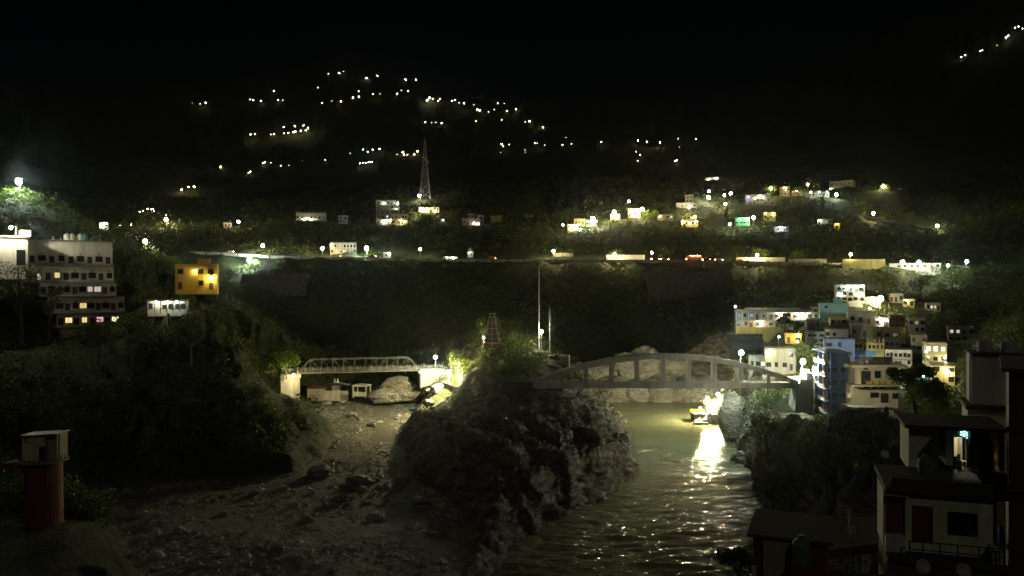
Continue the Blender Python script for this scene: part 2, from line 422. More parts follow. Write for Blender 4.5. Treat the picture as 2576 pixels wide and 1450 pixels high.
H('shop_house', 'tall narrow house with glaring white upper windows at the right of the town', 2326, 2382, 862, 915, 250, C_CREAM, 2, 3, depth=8, lit=[(1,0,WHITE,4.0),(1,1,WHITE,4.0),(1,2,WHITE,2.0)], lamps=[(.9,.3,30,WARM)])
H('house', 'lit cream street house below the glaring white windows', 2346, 2402, 912, 968, 238, C_CREAM, 2, 3, depth=7, canopy=True, lamps=[(.7,.6,22,WARM)])
H('stall', 'teal market stall hung with white cloth behind the foreground tree', 2266, 2335, 934, 976, 236, C_TEAL, 1, 3, depth=5, canopy=True, lamps=[(.3,.8,10,TEAL),(.8,.8,10,TEAL)])
H('house', 'dim house with a lit wall at the upper right edge of the town', 2272, 2300, 752, 770, 340, C_CREAM, 1, 2, depth=6, lamps=[(.3,.8,12,WARM)])
H('house', 'dark house with a pale window row at the far upper right of the town', 2330, 2366, 762, 782, 330, C_GREY, 1, 4, depth=6, lit=[(0,1,WHITE,1.0),(0,2,WHITE,.7)])
H('house', 'dim two storey house in the dark at the far right of the town', 2386, 2450, 822, 862, 300, C_GREY, 2, 4, depth=8, lit=[(1,1,WHITE,.5),(1,0,WHITE,.6)])
H('house', 'dim grey infill house behind the teal lit tree in the town', 2028, 2074, 834, 862, 284, C_GREY, 2, 3, depth=7)
H('house', 'dark tin roofed house between restaurant and pale teal building', 2030, 2064, 800, 830, 300, C_BROWN, 1, 3, depth=7, canopy=True)
H('house', 'narrow grey house joined to the left side of the pale teal building', 2044, 2063, 772, 802, 318, C_GREY, 2, 1, depth=6, balcony=True)
H('house', 'dark unlit house right of the pinkish lit porch', 2238, 2276, 794, 826, 306, C_BROWN, 2, 3, depth=7)
H('house', 'pinkish grey house between the roof posts and the tall dark windows', 2226, 2264, 856, 884, 272, C_PINK, 2, 3, depth=7)
H('house', 'dark house with one dim yellow window at the right of the olive building', 2286, 2326, 800, 840, 296, C_GREY, 2, 3, depth=7, lit=[(1,1,YELL,.35)])
H('house', 'unlit beige house behind the glaring white shop windows', 2292, 2332, 842, 886, 268, C_BEIGE, 2, 3, depth=7, balcony=True)
H('house', 'beige house with a tin roof over the dark blue upper storey', 2076, 2134, 824, 854, 282, C_BEIGE, 1, 4, depth=7, canopy=True)
H('house', 'low riverside house with one lit door left of the white riverside house', 1884, 1926, 896, 930, 270, C_GREY, 1, 3, depth=6, lit=[(0,2,WARM,2.0)])
H('house', 'small dim white house beyond the warm lamp above the town', 2238, 2272, 738, 760, 348, C_WHITE, 1, 3, depth=6)
# --- left bank
H('lodge', 'low white lodge with a bright veranda right of the big left hotel', 372, 470, 752, 787, 236, C_WHITE, 1, 6, depth=8, found=1.0, canopy=True, veranda=True, lamps=[(.22,.82,16,WHITE),(.5,.84,24,WHITE),(.75,.84,16,COOL)])
H('villa', 'yellow ochre villa lit by a lamp on its right side', 441, 547, 664, 728, 248, C_YELLOW, 2, 4, depth=8, found=1.5, sparse=True, stairroom=True, lamps=[(.47,.72,12,WARM),(.86,.45,60,WARM)])
H('hut', 'pair of bright little rooms at the far left edge of the middle shelf', 250, 272, 560, 574, 600, C_WHITE, 1, 2, depth=5, lamps=[(.3,.5,120,WARM),(.5,.95,40,WHITE),(.8,.9,30,WHITE)])

LAMPS = []
def L(label, x, y, Y, I, r=0.25, col=WHITE, kind='street_lamp', h=7.0, shield=None):
    far = Y > 320
    LAMPS.append(dict(label=label, x=x, y=y, Y=Y, I=I*(3.8 if far else 1), r=round(r*(3.2 if far else 1.15), 3), col=col, kind=kind, h=h, shield=shield))  # bulbs swollen past real size, the globe stands for glare
L('glaring cool white lamp on the dark hill at the upper left edge', 47, 458, 330, 900, .34, COOL)
L('single warm lamp on the bright little rooms\' slope, second from the left', 418, 553, 600, 700, .34, WARM)
L('star bright lamp on the slope above the yellow villa', 365, 607, 430, 520, .30, WHITE)
L('big cold white lamp just under the road wall', 627, 655, 470, 700, .34, COOL)
L('lamp at the road edge above the big cold white lamp', 661, 618, 492, 330, .28, WHITE)
L('lone yellowish lamp at the left end of the middle shelf', 600, 558, 612, 260, .30, WARM)
L('roadside lamp left of the colonnaded building', 811, 625, 495, 330, .28, WARM)
L('bright roadside lamp right of the colonnaded building', 922, 625, 490, 650, .34, COOL)
L('warm lamp at the left end of the yellow bungalow', 1060, 526, 655, 420, .32, WARM)
L('square lamp at the foot of the lattice tower', 1055, 493, 738, 260, .36, WHITE)
L('slender roadside lamp left of the tin stall', 1057, 627, 486, 120, .22, WARM)
L('white lamp on a pole at the right end of the truss bridge', 1095, 899, 302, 1300, .45, COOL)
L('glaring warm lamp on a pole where the steps meet the cliff', 1128, 938, 286, 8000, .70, WARM, h=9)
L('lamp on a thin pole in front of the blocky bridge pier', 738, 944, 290, 600, .30, WARM, h=7)
L('bright lamp beside the tall mast on the point', 1362, 834, 296, 1000, .48, WHITE)
L('small road lamp above the tall mast', 1392, 632, 482, 320, .22, WARM)
L('glaring white street lamp above the grey house with a row of dark windows', 1492, 551, 576, 800, .36, WHITE)
L('warm star of light left of the cream house with a rooftop tank', 1545, 534, 598, 620, .34, WARM)
L('warm street lamp right of the cream house with a rooftop tank', 1616, 527, 606, 620, .34, WARM)
L('warm lamp below the long white terrace house', 1733, 521, 632, 420, .32, WARM)
L('big white lamp right of the tall narrow beige block', 1782, 497, 660, 620, .36, WHITE)
L('yellow lamp in front of a tall dark tree', 1825, 513, 648, 180, .28, YELL)
L('white lamp next to the green glowing house', 1896, 548, 590, 330, .34, WHITE)
L('greenish white lamp right of the gabled white hall', 2104, 490, 706, 300, .36, COOL)
L('lamp over a bright bush at the right of the hill crest', 2222, 468, 730, 300, .34, WARM)
L('warm lamp over the footpath on the right hill', 2197, 537, 668, 320, .34, WARM)
L('lamp over the right end of the hill footpath', 2358, 569, 648, 520, .34, WHITE)
L('left one of two lamps over the roadside shed', 2271, 660, 455, 280, .30, WHITE)
L('right one of two lamps over the roadside shed', 2312, 660, 455, 280, .30, WHITE)
L('last small lamp at the right end of the road', 2432, 658, 455, 260, .24, COOL)
L('small tilted lamp near the right end of the road', 2385, 668, 452, 200, .2, COOL)
L('lamp at the left gable of the restaurant', 1850, 771, 312, 230, .28, COOL)
L('warm lamp right of the glowing white apartment house', 2216, 752, 330, 330, .32, WARM)
L('cold lamp left of the warm lamp above the town', 2188, 776, 316, 220, .28, COOL)
L('lamp over the pinkish porch', 2231, 806, 292, 60, .24, WHITE)
L('small bright lamp over the yellow room', 1960, 847, 276, 60, .22, COOL)
L('lamp on a white wall piece in the middle of the town', 2006, 860, 264, 70, .22, COOL)
L('glaring lamp standing behind the right end of the arch', 1865, 888, 246, 2600, .60, COOL, h=8)
L('brightest lamp of the town above the right bridge head', 2020, 910, 233.6, 4200, .62, WHITE, h=8)
L('smaller lamp just right of the brightest lamp of the town', 2051, 931, 208, 1500, .42, (1.0, .95, .76), h=5, shield=75)
L('left lamp of the two on the bathing platform', 1780, 1003, 299, 5500, .42, WARM, h=4)
L('right lamp of the two on the bathing platform', 1806, 992, 304, 2800, .36, WHITE, h=6)
L('white lamp among leaves at the right of the town', 2330, 885, 236, 40, .18, WHITE, h=5)
L('yellow lamp shining through the foreground tree', 2378, 928, 228, 260, .30, YELL, h=7)
L('small floodlight at the foot of the stone monument', 1217, 850, 304, 140, .18, WARM, h=1.6, kind='floodlight')
L('lamp hidden in a bright green tree near the hill crest', 1940, 474, 716, 330, .3, WARM)
L('little lamp above the big white lamp of the right hill', 1783, 481, 690, 60, .25, WHITE)
L('left one of two white lamps above a tall dark tree', 1822, 491, 672, 90, .26, WHITE)
L('right one of two white lamps above a tall dark tree', 1838, 487, 680, 180, .30, WHITE)
L('little lamp left of the cream house with a rooftop tank', 1582, 507, 660, 80, .25, WHITE)
L('lamp at the top of the right hill crest trees', 2032, 464, 745, 120, .28, WARM)
L('small lamp beside a lit slope below the tall dark tree', 1836, 564, 585, 120, .26, WHITE)
L('small yellow lamp below the lit slope left of the right hill', 1416, 566, 575, 30, .2, YELL)
L('road lamp over the long lit wall', 1546, 640, 478, 380, .22, WARM)
L('road lamp over the bushes near the stopped cars', 1905, 642, 478, 420, .22, WARM)
L('road lamp near the long yellow lit wall', 2140, 640, 470, 300, .22, WARM)
L('road lamp at the start of the dark road wall', 1640, 636, 484, 60, .18, WARM)

WORLD_BANKS = dict(
 river=[(20,60),(36,100),(45,140),(56,176),(65,215),(71,255),(77,296),(80,310),(92,332),(112,344),(112,356),(84,359),(62,358),(41,359),(18,352),(20,335),(34,318),(42,305),(41,290),(39,262),(37,240),(34,216),(29,205),(19,187),(8,172),(2,160),(-3,146),(-8,128),(-14,100),(-18,60)],
 gravel=[(-48,60),(-60,132),(-82,163),(-112,184),(-90,193),(-76,197),(-56,206),(-54,235),(-57,262),(-70,274),(-86,280),(-95,295),(-90,318),(-76,330),(-74,352),(-60,372),(-44,372),(-37,345),(-35,318),(-36,300),(-36,260),(-27,209),(-15,182),(-7,162),(-7,128),(-15,100),(-17,60)])

def road_y(x):
    return float(np.interp(x, [470, 560, 700, 900, 1250, 1500, 1800, 2050, 2300, 2480], [634, 637, 646, 649.5, 655, 654.5, 658, 662, 671, 668]))
GC = []                                 # ground control points in metres
def gp(x, y, Y, dz=0.0):
    p = P(x, y, Y); GC.append((p.x, p.y, p.z+dz))
for h in HOUSES:
    if h.get('up'): continue
    for f in (0.0, 0.5, 1.0):
        gp(h['x0']+f*(h['x1']-h['x0']), h['y1'], h['Y'], -0.3)
    gp((h['x0']+h['x1'])/2, h['y1'], h['Y'], 0.6)
    GC[-1] = (GC[-1][0], GC[-1][1]+9, GC[-1][2]+0.5)
for l in LAMPS:
    if l['Y'] > 310: gp(l['x'], l['y'], l['Y'], -l['h'])
# the road across the far slope and the ground over and under it
for x in range(480, 2500, 80):
    gp(x, road_y(x), 482); gp(x, road_y(x), 476); gp(x, road_y(x)+39, 455, -3)
    gp(x, road_y(x)-15, 498)
for x in (300, 700, 1000, 1300, 1700, 2100, 2400):
    gp(x, 775, 425)
    gp(x, 590, 545)
for x, y, Y in [(900,860,400),(1100,870,395),(1500,870,392),(1700,880,385),(1800,850,345),(1650,940,366),(1500,945,366),(1400,930,372),(1000,930,405),(800,930,410),
                (1290,505,690),(1060,495,752),(1050,500,748),(1290,420,1150),(1300,300,2300),(900,155,2700),(450,240,2700),(100,300,2700),(-400,250,2700),(-900,200,2700),
                (700,430,1300),(500,420,1400),(400,500,850),(300,540,700),(150,560,520),(0,500,352),(80,490,345),(200,580,400),(-200,520,360),(-500,480,380),(-500,300,1300),
                (1500,470,760),(1700,450,880),(1900,450,860),(2100,430,860),(2300,430,860),(2450,520,700),(2450,600,520),(2560,560,560),(2700,500,600),(3100,400,700),
                (1750,290,2200),(2000,190,2300),(2300,70,2500),(2576,-60,2700),(2900,-150,2700),(3300,-200,2700),(1500,250,2500),(2100,330,1400),(2450,300,1300),(2700,200,1500),
                (2440,690,420),(2480,740,360),(2480,840,290),(2500,860,235),(2650,800,260),(2900,700,250),(2420,1075,165),(2300,1095,170),(2150,1095,205),(2250,1090,190),(2100,1060,222),(2050,1040,238),(1990,960,250),(1930,945,262),(1880,930,268),(1850,905,285),
                (1900,880,300),(1840,850,312)]:
    gp(x, y, Y)
GC += [(x, 4200, 200) for x in (-2500,-1200,0,1200,2500)] + [(x, 6000, 150) for x in (-3500,0,3500)]
# point between the two rivers, left bank, near bank (metres)
GC += [(-7,300,-21.5),(4,302,-21.5),(-20,300,-22.5),(20,306,-23.5),(12,316,-22),(-12,318,-21),(-24,285,-30),(8,236,-29),(14,238,-29.5),(2,236,-29),(14,270,-27),(0,270,-26),(-16,270,-29),
       (4,222,-33),(12,214,-38),(-4,215,-36),(-2,200,-39),(8,196,-43),(-6,180,-43.5),(-10,165,-46),(-6,150,-48),(-20,235,-37),(24,240,-36),(30,262,-33),(30,300,-31),(-30,330,-30),(-28,300,-30),(-20,350,-24),(0,350,-18),(30,345,-28),
       (-138,226,-17),(-122,230,-17),(-97,225,-15),(-107,225,-16),(-116,234,-14),(-82,230,-14),(-125,205,-32),(-105,210,-31),(-90,212,-28),(-80,215,-30),(-70,218,-34),(-150,190,-20),(-170,170,-10),(-101,240,-7),(-97,246,-1.5),(-90,252,-3),
       (-55,225,-36),(-68,250,-35),(-84,262,-33),(-80,310,-31),(-92,318,-28),(-100,340,-18),(-80,360,-26),(-60,400,-20),(-112,285,1),(-95,270,-3),(-150,235,-6),(-180,240,5),
       (-80,175,-40),(-100,135,-39.5),(-90,130,-39.8),(-85,140,-40),(-110,120,-38),(-130,110,-32),(-70,170,-43),(-130,80,-30),(-60,100,-44),(-60,150,-47),(-40,60,-34),
       (0,10,-16),(30,12,-16),(-30,12,-18),(24,42,-16.8),(10,45,-19),(34,45,-16.8),(15,52,-19.5),(-20,50,-30),(0,75,-38),(28,75,-28),(45,70,-22),(50,100,-26),(45,125,-33),(60,120,-22),(60,150,-28),(72,185,-30),(85,185,-29),(78,215,-33),(92,205,-33),(95,230,-29.5),(88,245,-28.5),(100,240,-29),(120,180,-22),(110,120,-12),(90,70,-10),(120,60,0),(160,100,20),(180,200,10),(74,236,-36),(82,262,-33),(86,290,-33),(92,312,-31),(100,328,-32)]
GC += [(-78,122,-39.5),(-70,126,-40),(-86,116,-39),(-74,134,-39.3)]
GC += [(-22,290,-38),(-28,282,-40.5),(-22,275,-41)]
GC = np.array(GC, float)

STREAM = ([120,150,180,210,240,270,300,330,372], [-13,-16,-24,-33,-38.5,-43,-48,-50,-52])
def _feat(x, y):
    r = np.hypot(x, y)
    return np.stack([x/np.maximum(r, 20)*3.2, np.log(np.maximum(r, 12)/100.0)*1.6], -1)
GC = GC[np.unique(np.round(GC[:, :2], 1), axis=0, return_index=True)[1]]
_dd = np.hypot(GC[:,None,0]-GC[None,:,0], GC[:,None,1]-GC[None,:,1])
_near = (_dd < 5.5) & (GC[:,1] > 190)[:,None]
GC[:,2] = np.where(_near, GC[None,:,2], 1e9).min(1).clip(max=GC[:,2])
_F = _feat(GC[:,0], GC[:,1])
_D = np.linalg.norm(_F[:,None]-_F[None], axis=-1)
_A = np.sqrt(_D**2 + 1e-4) + np.eye(len(_F))*(-0.002)
_r = np.hypot(GC[:,0], GC[:,1])
_e = GC[:,2]/_r
_em = _e.mean()
_W = np.linalg.solve(_A, _e-_em)

def base_z(x, y):
    out = np.empty(len(x))
    for i in range(0, len(x), 8000):
        f = _feat(x[i:i+8000], y[i:i+8000])
        d = np.sqrt(((f[:,None]-_F[None])**2).sum(-1) + 1e-4)
        out[i:i+8000] = (d @ _W + _em) * np.maximum(np.hypot(x[i:i+8000], y[i:i+8000]), 12)
    return out

def sdist(px, py, poly):
    """signed distance to a polygon, negative inside"""
    d = np.full(len(px), 1e9); inside = np.zeros(len(px), bool)
    n = len(poly)
    for i in range(n):
        ax, ay = poly[i]; bx, by = poly[(i+1) % n]
        ex, ey = bx-ax, by-ay
        t = np.clip(((px-ax)*ex + (py-ay)*ey)/(ex*ex+ey*ey), 0, 1)
        d = np.minimum(d, np.hypot(px-ax-t*ex, py-ay-t*ey))
        c = (ay > py) != (by > py)
        with np.errstate(divide='ignore', invalid='ignore'):
            xi = (bx-ax)*(py-ay)/(by-ay) + ax
        inside ^= c & (px < xi)
    return np.where(inside, -d, d)

def facets(u, v, seed):
    """broken blocks: every cell of a scattered net is a tilted plane at a height of its own"""
    iu, iv = np.floor(u), np.floor(v)
    best = np.full(len(u), 1e9); out = np.zeros(len(u)); z0 = np.zeros(len(u))
    for du in (-1, 0, 1):
        for dv in (-1, 0, 1):
            cu, cv = iu+du, iv+dv
            pu = cu+.15+.7*_hash(cu, cv, z0, seed); pv = cv+.15+.7*_hash(cu, cv, z0, seed+1)
            d = (u-pu)**2+(v-pv)**2
            val = (_hash(cu, cv, z0, seed+2)-.5) + (u-pu)*(_hash(cu, cv, z0, seed+3)-.5)*1.8 + (v-pv)*(_hash(cu, cv, z0, seed+4)-.5)*1.8
            k = d < best
            out = np.where(k, val, out); best = np.where(k, d, best)
    return out

def shape(x, y):
    """ground height, river distance, gravel distance"""
    b = base_z(x, y)
    r = np.hypot(x, y)
    amp = np.clip((r-60)/400, 0, 1)*1.2 + np.clip((r-620)/900, 0, 1)*22
    b = b + amp*fbm(x/26, y/26, oct=3, seed=3) + np.clip((r-700)/1200, 0, 1)*45*fbm(x/220, y/220, oct=3, seed=9, ridged=True)
    near = (r < 520)
    dr = np.full(len(x), 999.0); dg = np.full(len(x), 999.0)
    wob = 2.2*fbm(x[near]/7, y[near]/7, oct=3, seed=21)
    dr[near] = sdist(x[near], y[near], WORLD_BANKS['river']) + wob*0.8
    dg[near] = sdist(x[near], y[near], WORLD_BANKS['gravel']) + wob
    rid = np.zeros(len(x)); rid[near] = fbm(x[near]/9, y[near]/9, b[near]/9, oct=4, seed=33, ridged=True)
    right = np.clip((x-45)/20, 0, 1)*np.clip((y-120)/40, 0, 1)
    slope = 1.05 + 1.5*right + 1.0*np.clip((y-330)/15, 0, 1) + 0.5*rid
    zr = -51.2 + slope*np.maximum(dr+1.0, 0)**0.95 + 0.8*rid
    zr = np.where(dr < 0, -51.2 - np.minimum(-dr, 8)*0.4, zr)
    gslope = 0.9 + 0.5*rid
    prm = np.clip((228-y)/12, 0, 1)*np.clip((np.minimum(dr, dg)-1)/7, 0, 1)*(np.abs(x-8) < 60)*(y < 275)*(y > 110)*(b > -50)
    ax = x*0.82 + y*0.35 + b*0.5; ay = y*0.55 - x*0.5 + b*0.8
    pk = np.nonzero(prm > 0)[0]
    if len(pk):
        fa, fb_ = facets(ax[pk]/7.5, ay[pk]/15, 5), facets(ax[pk]/2.6, ay[pk]/5.0, 6)
        b[pk] += prm[pk]*(4.6*fa + 1.5*fb_ + 1.6*fbm(ax[pk]/16, ay[pk]/34, oct=3, seed=111, ridged=True) - 0.4)
    sand = -47.6 + 0.9*fbm(x/13, y/13, oct=4, seed=41) + np.clip((y-240)/100, 0, 1)*2.6
    ch = np.abs(x - np.interp(y, STREAM[0], STREAM[1]))                      # muddy channel winding through the gravel
    sand = sand - 1.5*np.exp(-(ch/7)**2)*np.clip((y-225)/30, 0, 1)
    zg = np.where(dg < 0, sand, sand + gslope*np.maximum(dg, 0))
    z = np.minimum(b, zr)
    z = np.minimum(z, zg)
    inside_g = dg < 0
    z = np.where(inside_g & (dr > 0), np.minimum(zg, np.maximum(zr, -52)), z)
    return z, dr, dg, rid

def ground(x, y):
    return float(shape(np.array([float(x)]), np.array([float(y)]))[0][0])

def ground_sheet():
    us = np.arange(-620, 3230, 5.0)
    ys = np.concatenate([np.geomspace(14, 120, 40, endpoint=False), np.geomspace(120, 400, 235, endpoint=False),
                         np.geomspace(400, 900, 120, endpoint=False), np.geomspace(900, 6000, 60)])
    t = (us-1288)/K
    X = (t[None]*ys[:,None]).ravel(); Yv = np.repeat(ys, len(us))
    z, dr, dg, rid = shape(X, Yv)
    nu = len(us); ny = len(ys)
    Z = z.reshape(ny, nu)
    gy = np.gradient(Z, axis=0)/np.gradient(ys)[:,None]
    gx = np.gradient(Z, axis=1)/(np.gradient(t)[None]*ys[:,None])
    steep = np.clip((np.hypot(gx, gy).ravel()-0.55)/0.7, 0, 1)
    wet = np.clip(1 - np.minimum(dr, 999)/26.0, 0, 1)*(dr > -3)
    pnt = (X > -30) & (X < 48) & (Yv < 262) & (Yv > 120) & (dg > 1)
    wet = np.where(pnt, np.maximum(wet, np.clip((-27-z)/5, 0, .75)), wet)
    rock = np.clip(np.where(pnt, np.maximum(steep, .8), steep)*np.clip(wet*1.6, 0, 1)*1.3, 0, 1)*(np.hypot(X, Yv) > 100)
    sandm = np.clip(1 - (dg+1.0)/2.5, 0, 1)*(Yv > 70)
    # broken faces: push rocky ground sideways
    a = rock*1.6
    X2 = X + a*fbm(X/5, Yv/5, z/5, oct=3, seed=51)
    Y2 = Yv + a*fbm(X/5+40, Yv/5, z/5, oct=3, seed=55)
    z2 = z + rock*1.4*fbm(X/4, Yv/4, z/2.5, oct=3, seed=61, ridged=True)
    me = bpy.data.meshes.new('terrain')
    idx = np.arange(ny*nu).reshape(ny, nu)
    q = np.stack([idx[:-1,:-1], idx[:-1,1:], idx[1:,1:], idx[1:,:-1]], -1).reshape(-1, 4)
    me.vertices.add(ny*nu); me.loops.add(q.size); me.polygons.add(len(q))
    me.vertices.foreach_set('co', np.stack([X2, Y2, z2], -1).astype(np.float32).ravel())
    me.loops.foreach_set('vertex_index', q.astype(np.int32).ravel())
    me.polygons.foreach_set('loop_start', (np.arange(len(q))*4).astype(np.int32))
    me.polygons.foreach_set('use_smooth', np.ones(len(q), bool))
    for nm, v in (('rock', rock), ('sand', sandm)):
        at = me.attributes.new(nm, 'FLOAT', 'POINT'); at.data.foreach_set('value', v.astype(np.float32))
    me.update(); me.validate()
    m, nt, b = nodes_of('hillside')
    geo = nt.nodes.new("ShaderNodeNewGeometry")
    def nz(scale, det=6, rot=None, sc=None):
        n = nt.nodes.new("ShaderNodeTexNoise"); n.inputs['Scale'].default_value = scale; n.inputs['Detail'].default_value = det
        n.inputs['Roughness'].default_value = 0.65
        if rot or sc:
            mp = nt.nodes.new("ShaderNodeMapping")
            if rot: mp.inputs['Rotation'].default_value = rot
            if sc: mp.inputs['Scale'].default_value = sc
            nt.links.new(geo.outputs['Position'], mp.inputs[0]); nt.links.new(mp.outputs[0], n.inputs[0])
        else: nt.links.new(geo.outputs['Position'], n.inputs[0])
        return n
    def ramp(src, stops):
        r = nt.nodes.new("ShaderNodeValToRGB")
        e = r.color_ramp.elements
        e[0].position, e[0].color = stops[0][0], (*stops[0][1], 1)
        e[1].position, e[1].color = stops[-1][0], (*stops[-1][1], 1)
        for p, c in stops[1:-1]:
            k = e.new(p); k.color = (*c, 1)
        nt.links.new(src, r.inputs[0]); return r
    veg = ramp(nz(0.25, 8).outputs['Fac'], [(0.32, (0.016,0.024,0.005)), (0.52, (0.036,0.046,0.011)), (0.70, (0.070,0.075,0.026))])
    rn = nz(0.30, 10, (R(30), R(40), 0), (1, 1, 3))
    rockc = ramp(rn.outputs['Fac'], [(0.34, (0.04,0.036,0.024)), (0.52, (0.15,0.135,0.095)), (0.70, (0.33,0.30,0.23))])
    sn = nz(0.5, 9)
    sandc = ramp(sn.outputs['Fac'], [(0.30, (0.055,0.05,0.036)), (0.50, (0.15,0.138,0.10)), (0.72, (0.26,0.24,0.18))])
    def attr(nm):
        a_ = nt.nodes.new("ShaderNodeAttribute"); a_.attribute_name = nm; return a_.outputs['Fac']
    edge = nt.nodes.new("ShaderNodeMath"); edge.operation = 'MULTIPLY_ADD'; edge.inputs[1].default_value = 1.5
    nn = nt.nodes.new("ShaderNodeMath"); nn.operation = 'MULTIPLY_ADD'; nn.inputs[1].default_value = 1.6; nn.inputs[2].default_value = -1.05
    nt.links.new(nz(0.16, 5).outputs['Fac'], nn.inputs[0])
    nt.links.new(attr('rock'), edge.inputs[0]); nt.links.new(nn.outputs[0], edge.inputs[2]); edge.use_clamp = True
    m1 = nt.nodes.new("ShaderNodeMix"); m1.data_type = 'RGBA'
    nt.links.new(edge.outputs[0], m1.inputs[0]); nt.links.new(veg.outputs[0], m1.inputs[6]); nt.links.new(rockc.outputs[0], m1.inputs[7])
    m2 = nt.nodes.new("ShaderNodeMix"); m2.data_type = 'RGBA'
    nt.links.new(attr('sand'), m2.inputs[0]); nt.links.new(m1.outputs[2], m2.inputs[6]); nt.links.new(sandc.outputs[0], m2.inputs[7])
    nt.links.new(m2.outputs[2], b.inputs['Base Color'])
    b.inputs['Roughness'].default_value = 0.9
    vr = nt.nodes.new("ShaderNodeTexVoronoi"); vr.feature = 'DISTANCE_TO_EDGE'; vr.inputs['Scale'].default_value = 0.22
    vm = nt.nodes.new("ShaderNodeMapping"); vm.inputs['Rotation'].default_value = (R(25), R(35), R(20)); vm.inputs['Scale'].default_value = (1, .55, 2.0)
    nt.links.new(geo.outputs['Position'], vm.inputs[0]); nt.links.new(vm.outputs[0], vr.inputs[0])
    vc = nt.nodes.new("ShaderNodeMath"); vc.operation = 'MINIMUM'; vc.inputs[1].default_value = 0.10
    nt.links.new(vr.outputs['Distance'], vc.inputs[0])
    v2 = nt.nodes.new("ShaderNodeMath"); v2.operation = 'MULTIPLY'; nt.links.new(vc.outputs[0], v2.inputs[0]); nt.links.new(edge.outputs[0], v2.inputs[1])
    v3 = nt.nodes.new("ShaderNodeMath"); v3.operation = 'MULTIPLY'; v3.inputs[1].default_value = 4.0; nt.links.new(v2.outputs[0], v3.inputs[0])
    bp = nt.nodes.new("ShaderNodeBump"); bp.inputs['Strength'].default_value = 1.0; bp.inputs['Distance'].default_value = 1.2
    hs = nt.nodes.new("ShaderNodeMath"); hs.operation = 'ADD'
    nt.links.new(rn.outputs['Fac'], hs.inputs[0]); nt.links.new(nz(1.3, 6).outputs['Fac'], hs.inputs[1])
    h2 = nt.nodes.new("ShaderNodeMath"); h2.operation = 'ADD'; nt.links.new(hs.outputs[0], h2.inputs[0]); nt.links.new(v3.outputs[0], h2.inputs[1])
    nt.links.new(h2.outputs[0], bp.inputs['Height']); nt.links.new(bp.outputs[0], b.inputs['Normal'])
    me.materials.append(m)
    o = link('terrain', me)
    tag(o, kind='structure')
ground_sheet()

# ------------------------------------------------------------------ water
def water_sheet():
    us = np.linspace(1000, 2300, 260); ys = np.geomspace(75, 400, 620)
    t = (us-1288)/K
    X = (t[None]*ys[:,None]).ravel(); Yv = np.repeat(ys, len(us))
    calm = np.clip((Yv-195)/70, 0.0, 1.0)
    z = -50 + (0.40*(1-calm)+0.07)*fbm(X/3.4, Yv/1.0, oct=3, seed=71) + (0.30*(1-calm)+0.07)*fbm(X/10, Yv/2.8, oct=2, seed=75)
    nu, ny = len(us), len(ys)
    me = bpy.data.meshes.new('river_water')
    idx = np.arange(ny*nu).reshape(ny, nu)
    q = np.stack([idx[:-1,:-1], idx[:-1,1:], idx[1:,1:], idx[1:,:-1]], -1).reshape(-1, 4)
    me.vertices.add(ny*nu); me.loops.add(q.size); me.polygons.add(len(q))
    me.vertices.foreach_set('co', np.stack([X, Yv, z], -1).astype(np.float32).ravel())
    me.loops.foreach_set('vertex_index', q.astype(np.int32).ravel())
    me.polygons.foreach_set('loop_start', (np.arange(len(q))*4).astype(np.int32))
    me.polygons.foreach_set('use_smooth', np.ones(len(q), bool))
    me.update()
    m, nt, b = nodes_of('muddy_water')
    geo = nt.nodes.new("ShaderNodeNewGeometry")
    b.inputs['Base Color'].default_value = (0.22, 0.235, 0.13, 1)
    b.inputs['Roughness'].default_value = 0.06
    b.inputs['IOR'].default_value = 1.33
    mp = nt.nodes.new("ShaderNodeMapping"); mp.inputs['Scale'].default_value = (0.42, 1.6, 1)
    nt.links.new(geo.outputs['Position'], mp.inputs[0])
    n1 = nt.nodes.new("ShaderNodeTexNoise"); n1.inputs['Scale'].default_value = 0.9; n1.inputs['Detail'].default_value = 5; n1.inputs['Roughness'].default_value = 0.6
    nt.links.new(mp.outputs[0], n1.inputs[0])
    bp = nt.nodes.new("ShaderNodeBump"); bp.inputs['Strength'].default_value = 0.7; bp.inputs['Distance'].default_value = 0.55
    sx_ = nt.nodes.new("ShaderNodeSeparateXYZ"); nt.links.new(geo.outputs['Position'], sx_.inputs[0])
    mr = nt.nodes.new("ShaderNodeMapRange"); mr.inputs[1].default_value = 185; mr.inputs[2].default_value = 262; mr.inputs[3].default_value = 0.95; mr.inputs[4].default_value = 0.30
    nt.links.new(sx_.outputs['Y'], mr.inputs[0]); nt.links.new(mr.outputs[0], bp.inputs['Strength'])
    nt.links.new(n1.outputs['Fac'], bp.inputs['Height']); nt.links.new(bp.outputs[0], b.inputs['Normal'])
    me.materials.append(m)
    tag(link('river_water', me), kind='structure')
    # shallow muddy stream over the gravel
    mb = MB(); prev = None
    for k, Yk in enumerate(np.geomspace(232, 372, 50)):
        xc = float(np.interp(Yk, STREAM[0], STREAM[1]))
        zz = -48.55 + max(0, min(1, (Yk-240)/100))*2.6
        w = (5.0 + 1.4*math.sin(Yk/9.0) + .8*math.sin(Yk/3.1))*min(1, (Yk-231)/28)
        cur = [(xc-w, Yk, zz), (xc+w, Yk, zz)]
        if prev: mb.add([prev[0], prev[1], cur[1], cur[0]], [(0,1,2,3)])
        prev = cur
    m3, nt3, b3 = nodes_of('silty_stream'); b3.inputs['Base Color'].default_value = (0.12, 0.112, 0.08, 1); b3.inputs['Roughness'].default_value = 0.8; b3.inputs['Specular IOR Level'].default_value = 0.08
    tag(mb.build('stream_water', m3), kind='structure')
water_sheet()

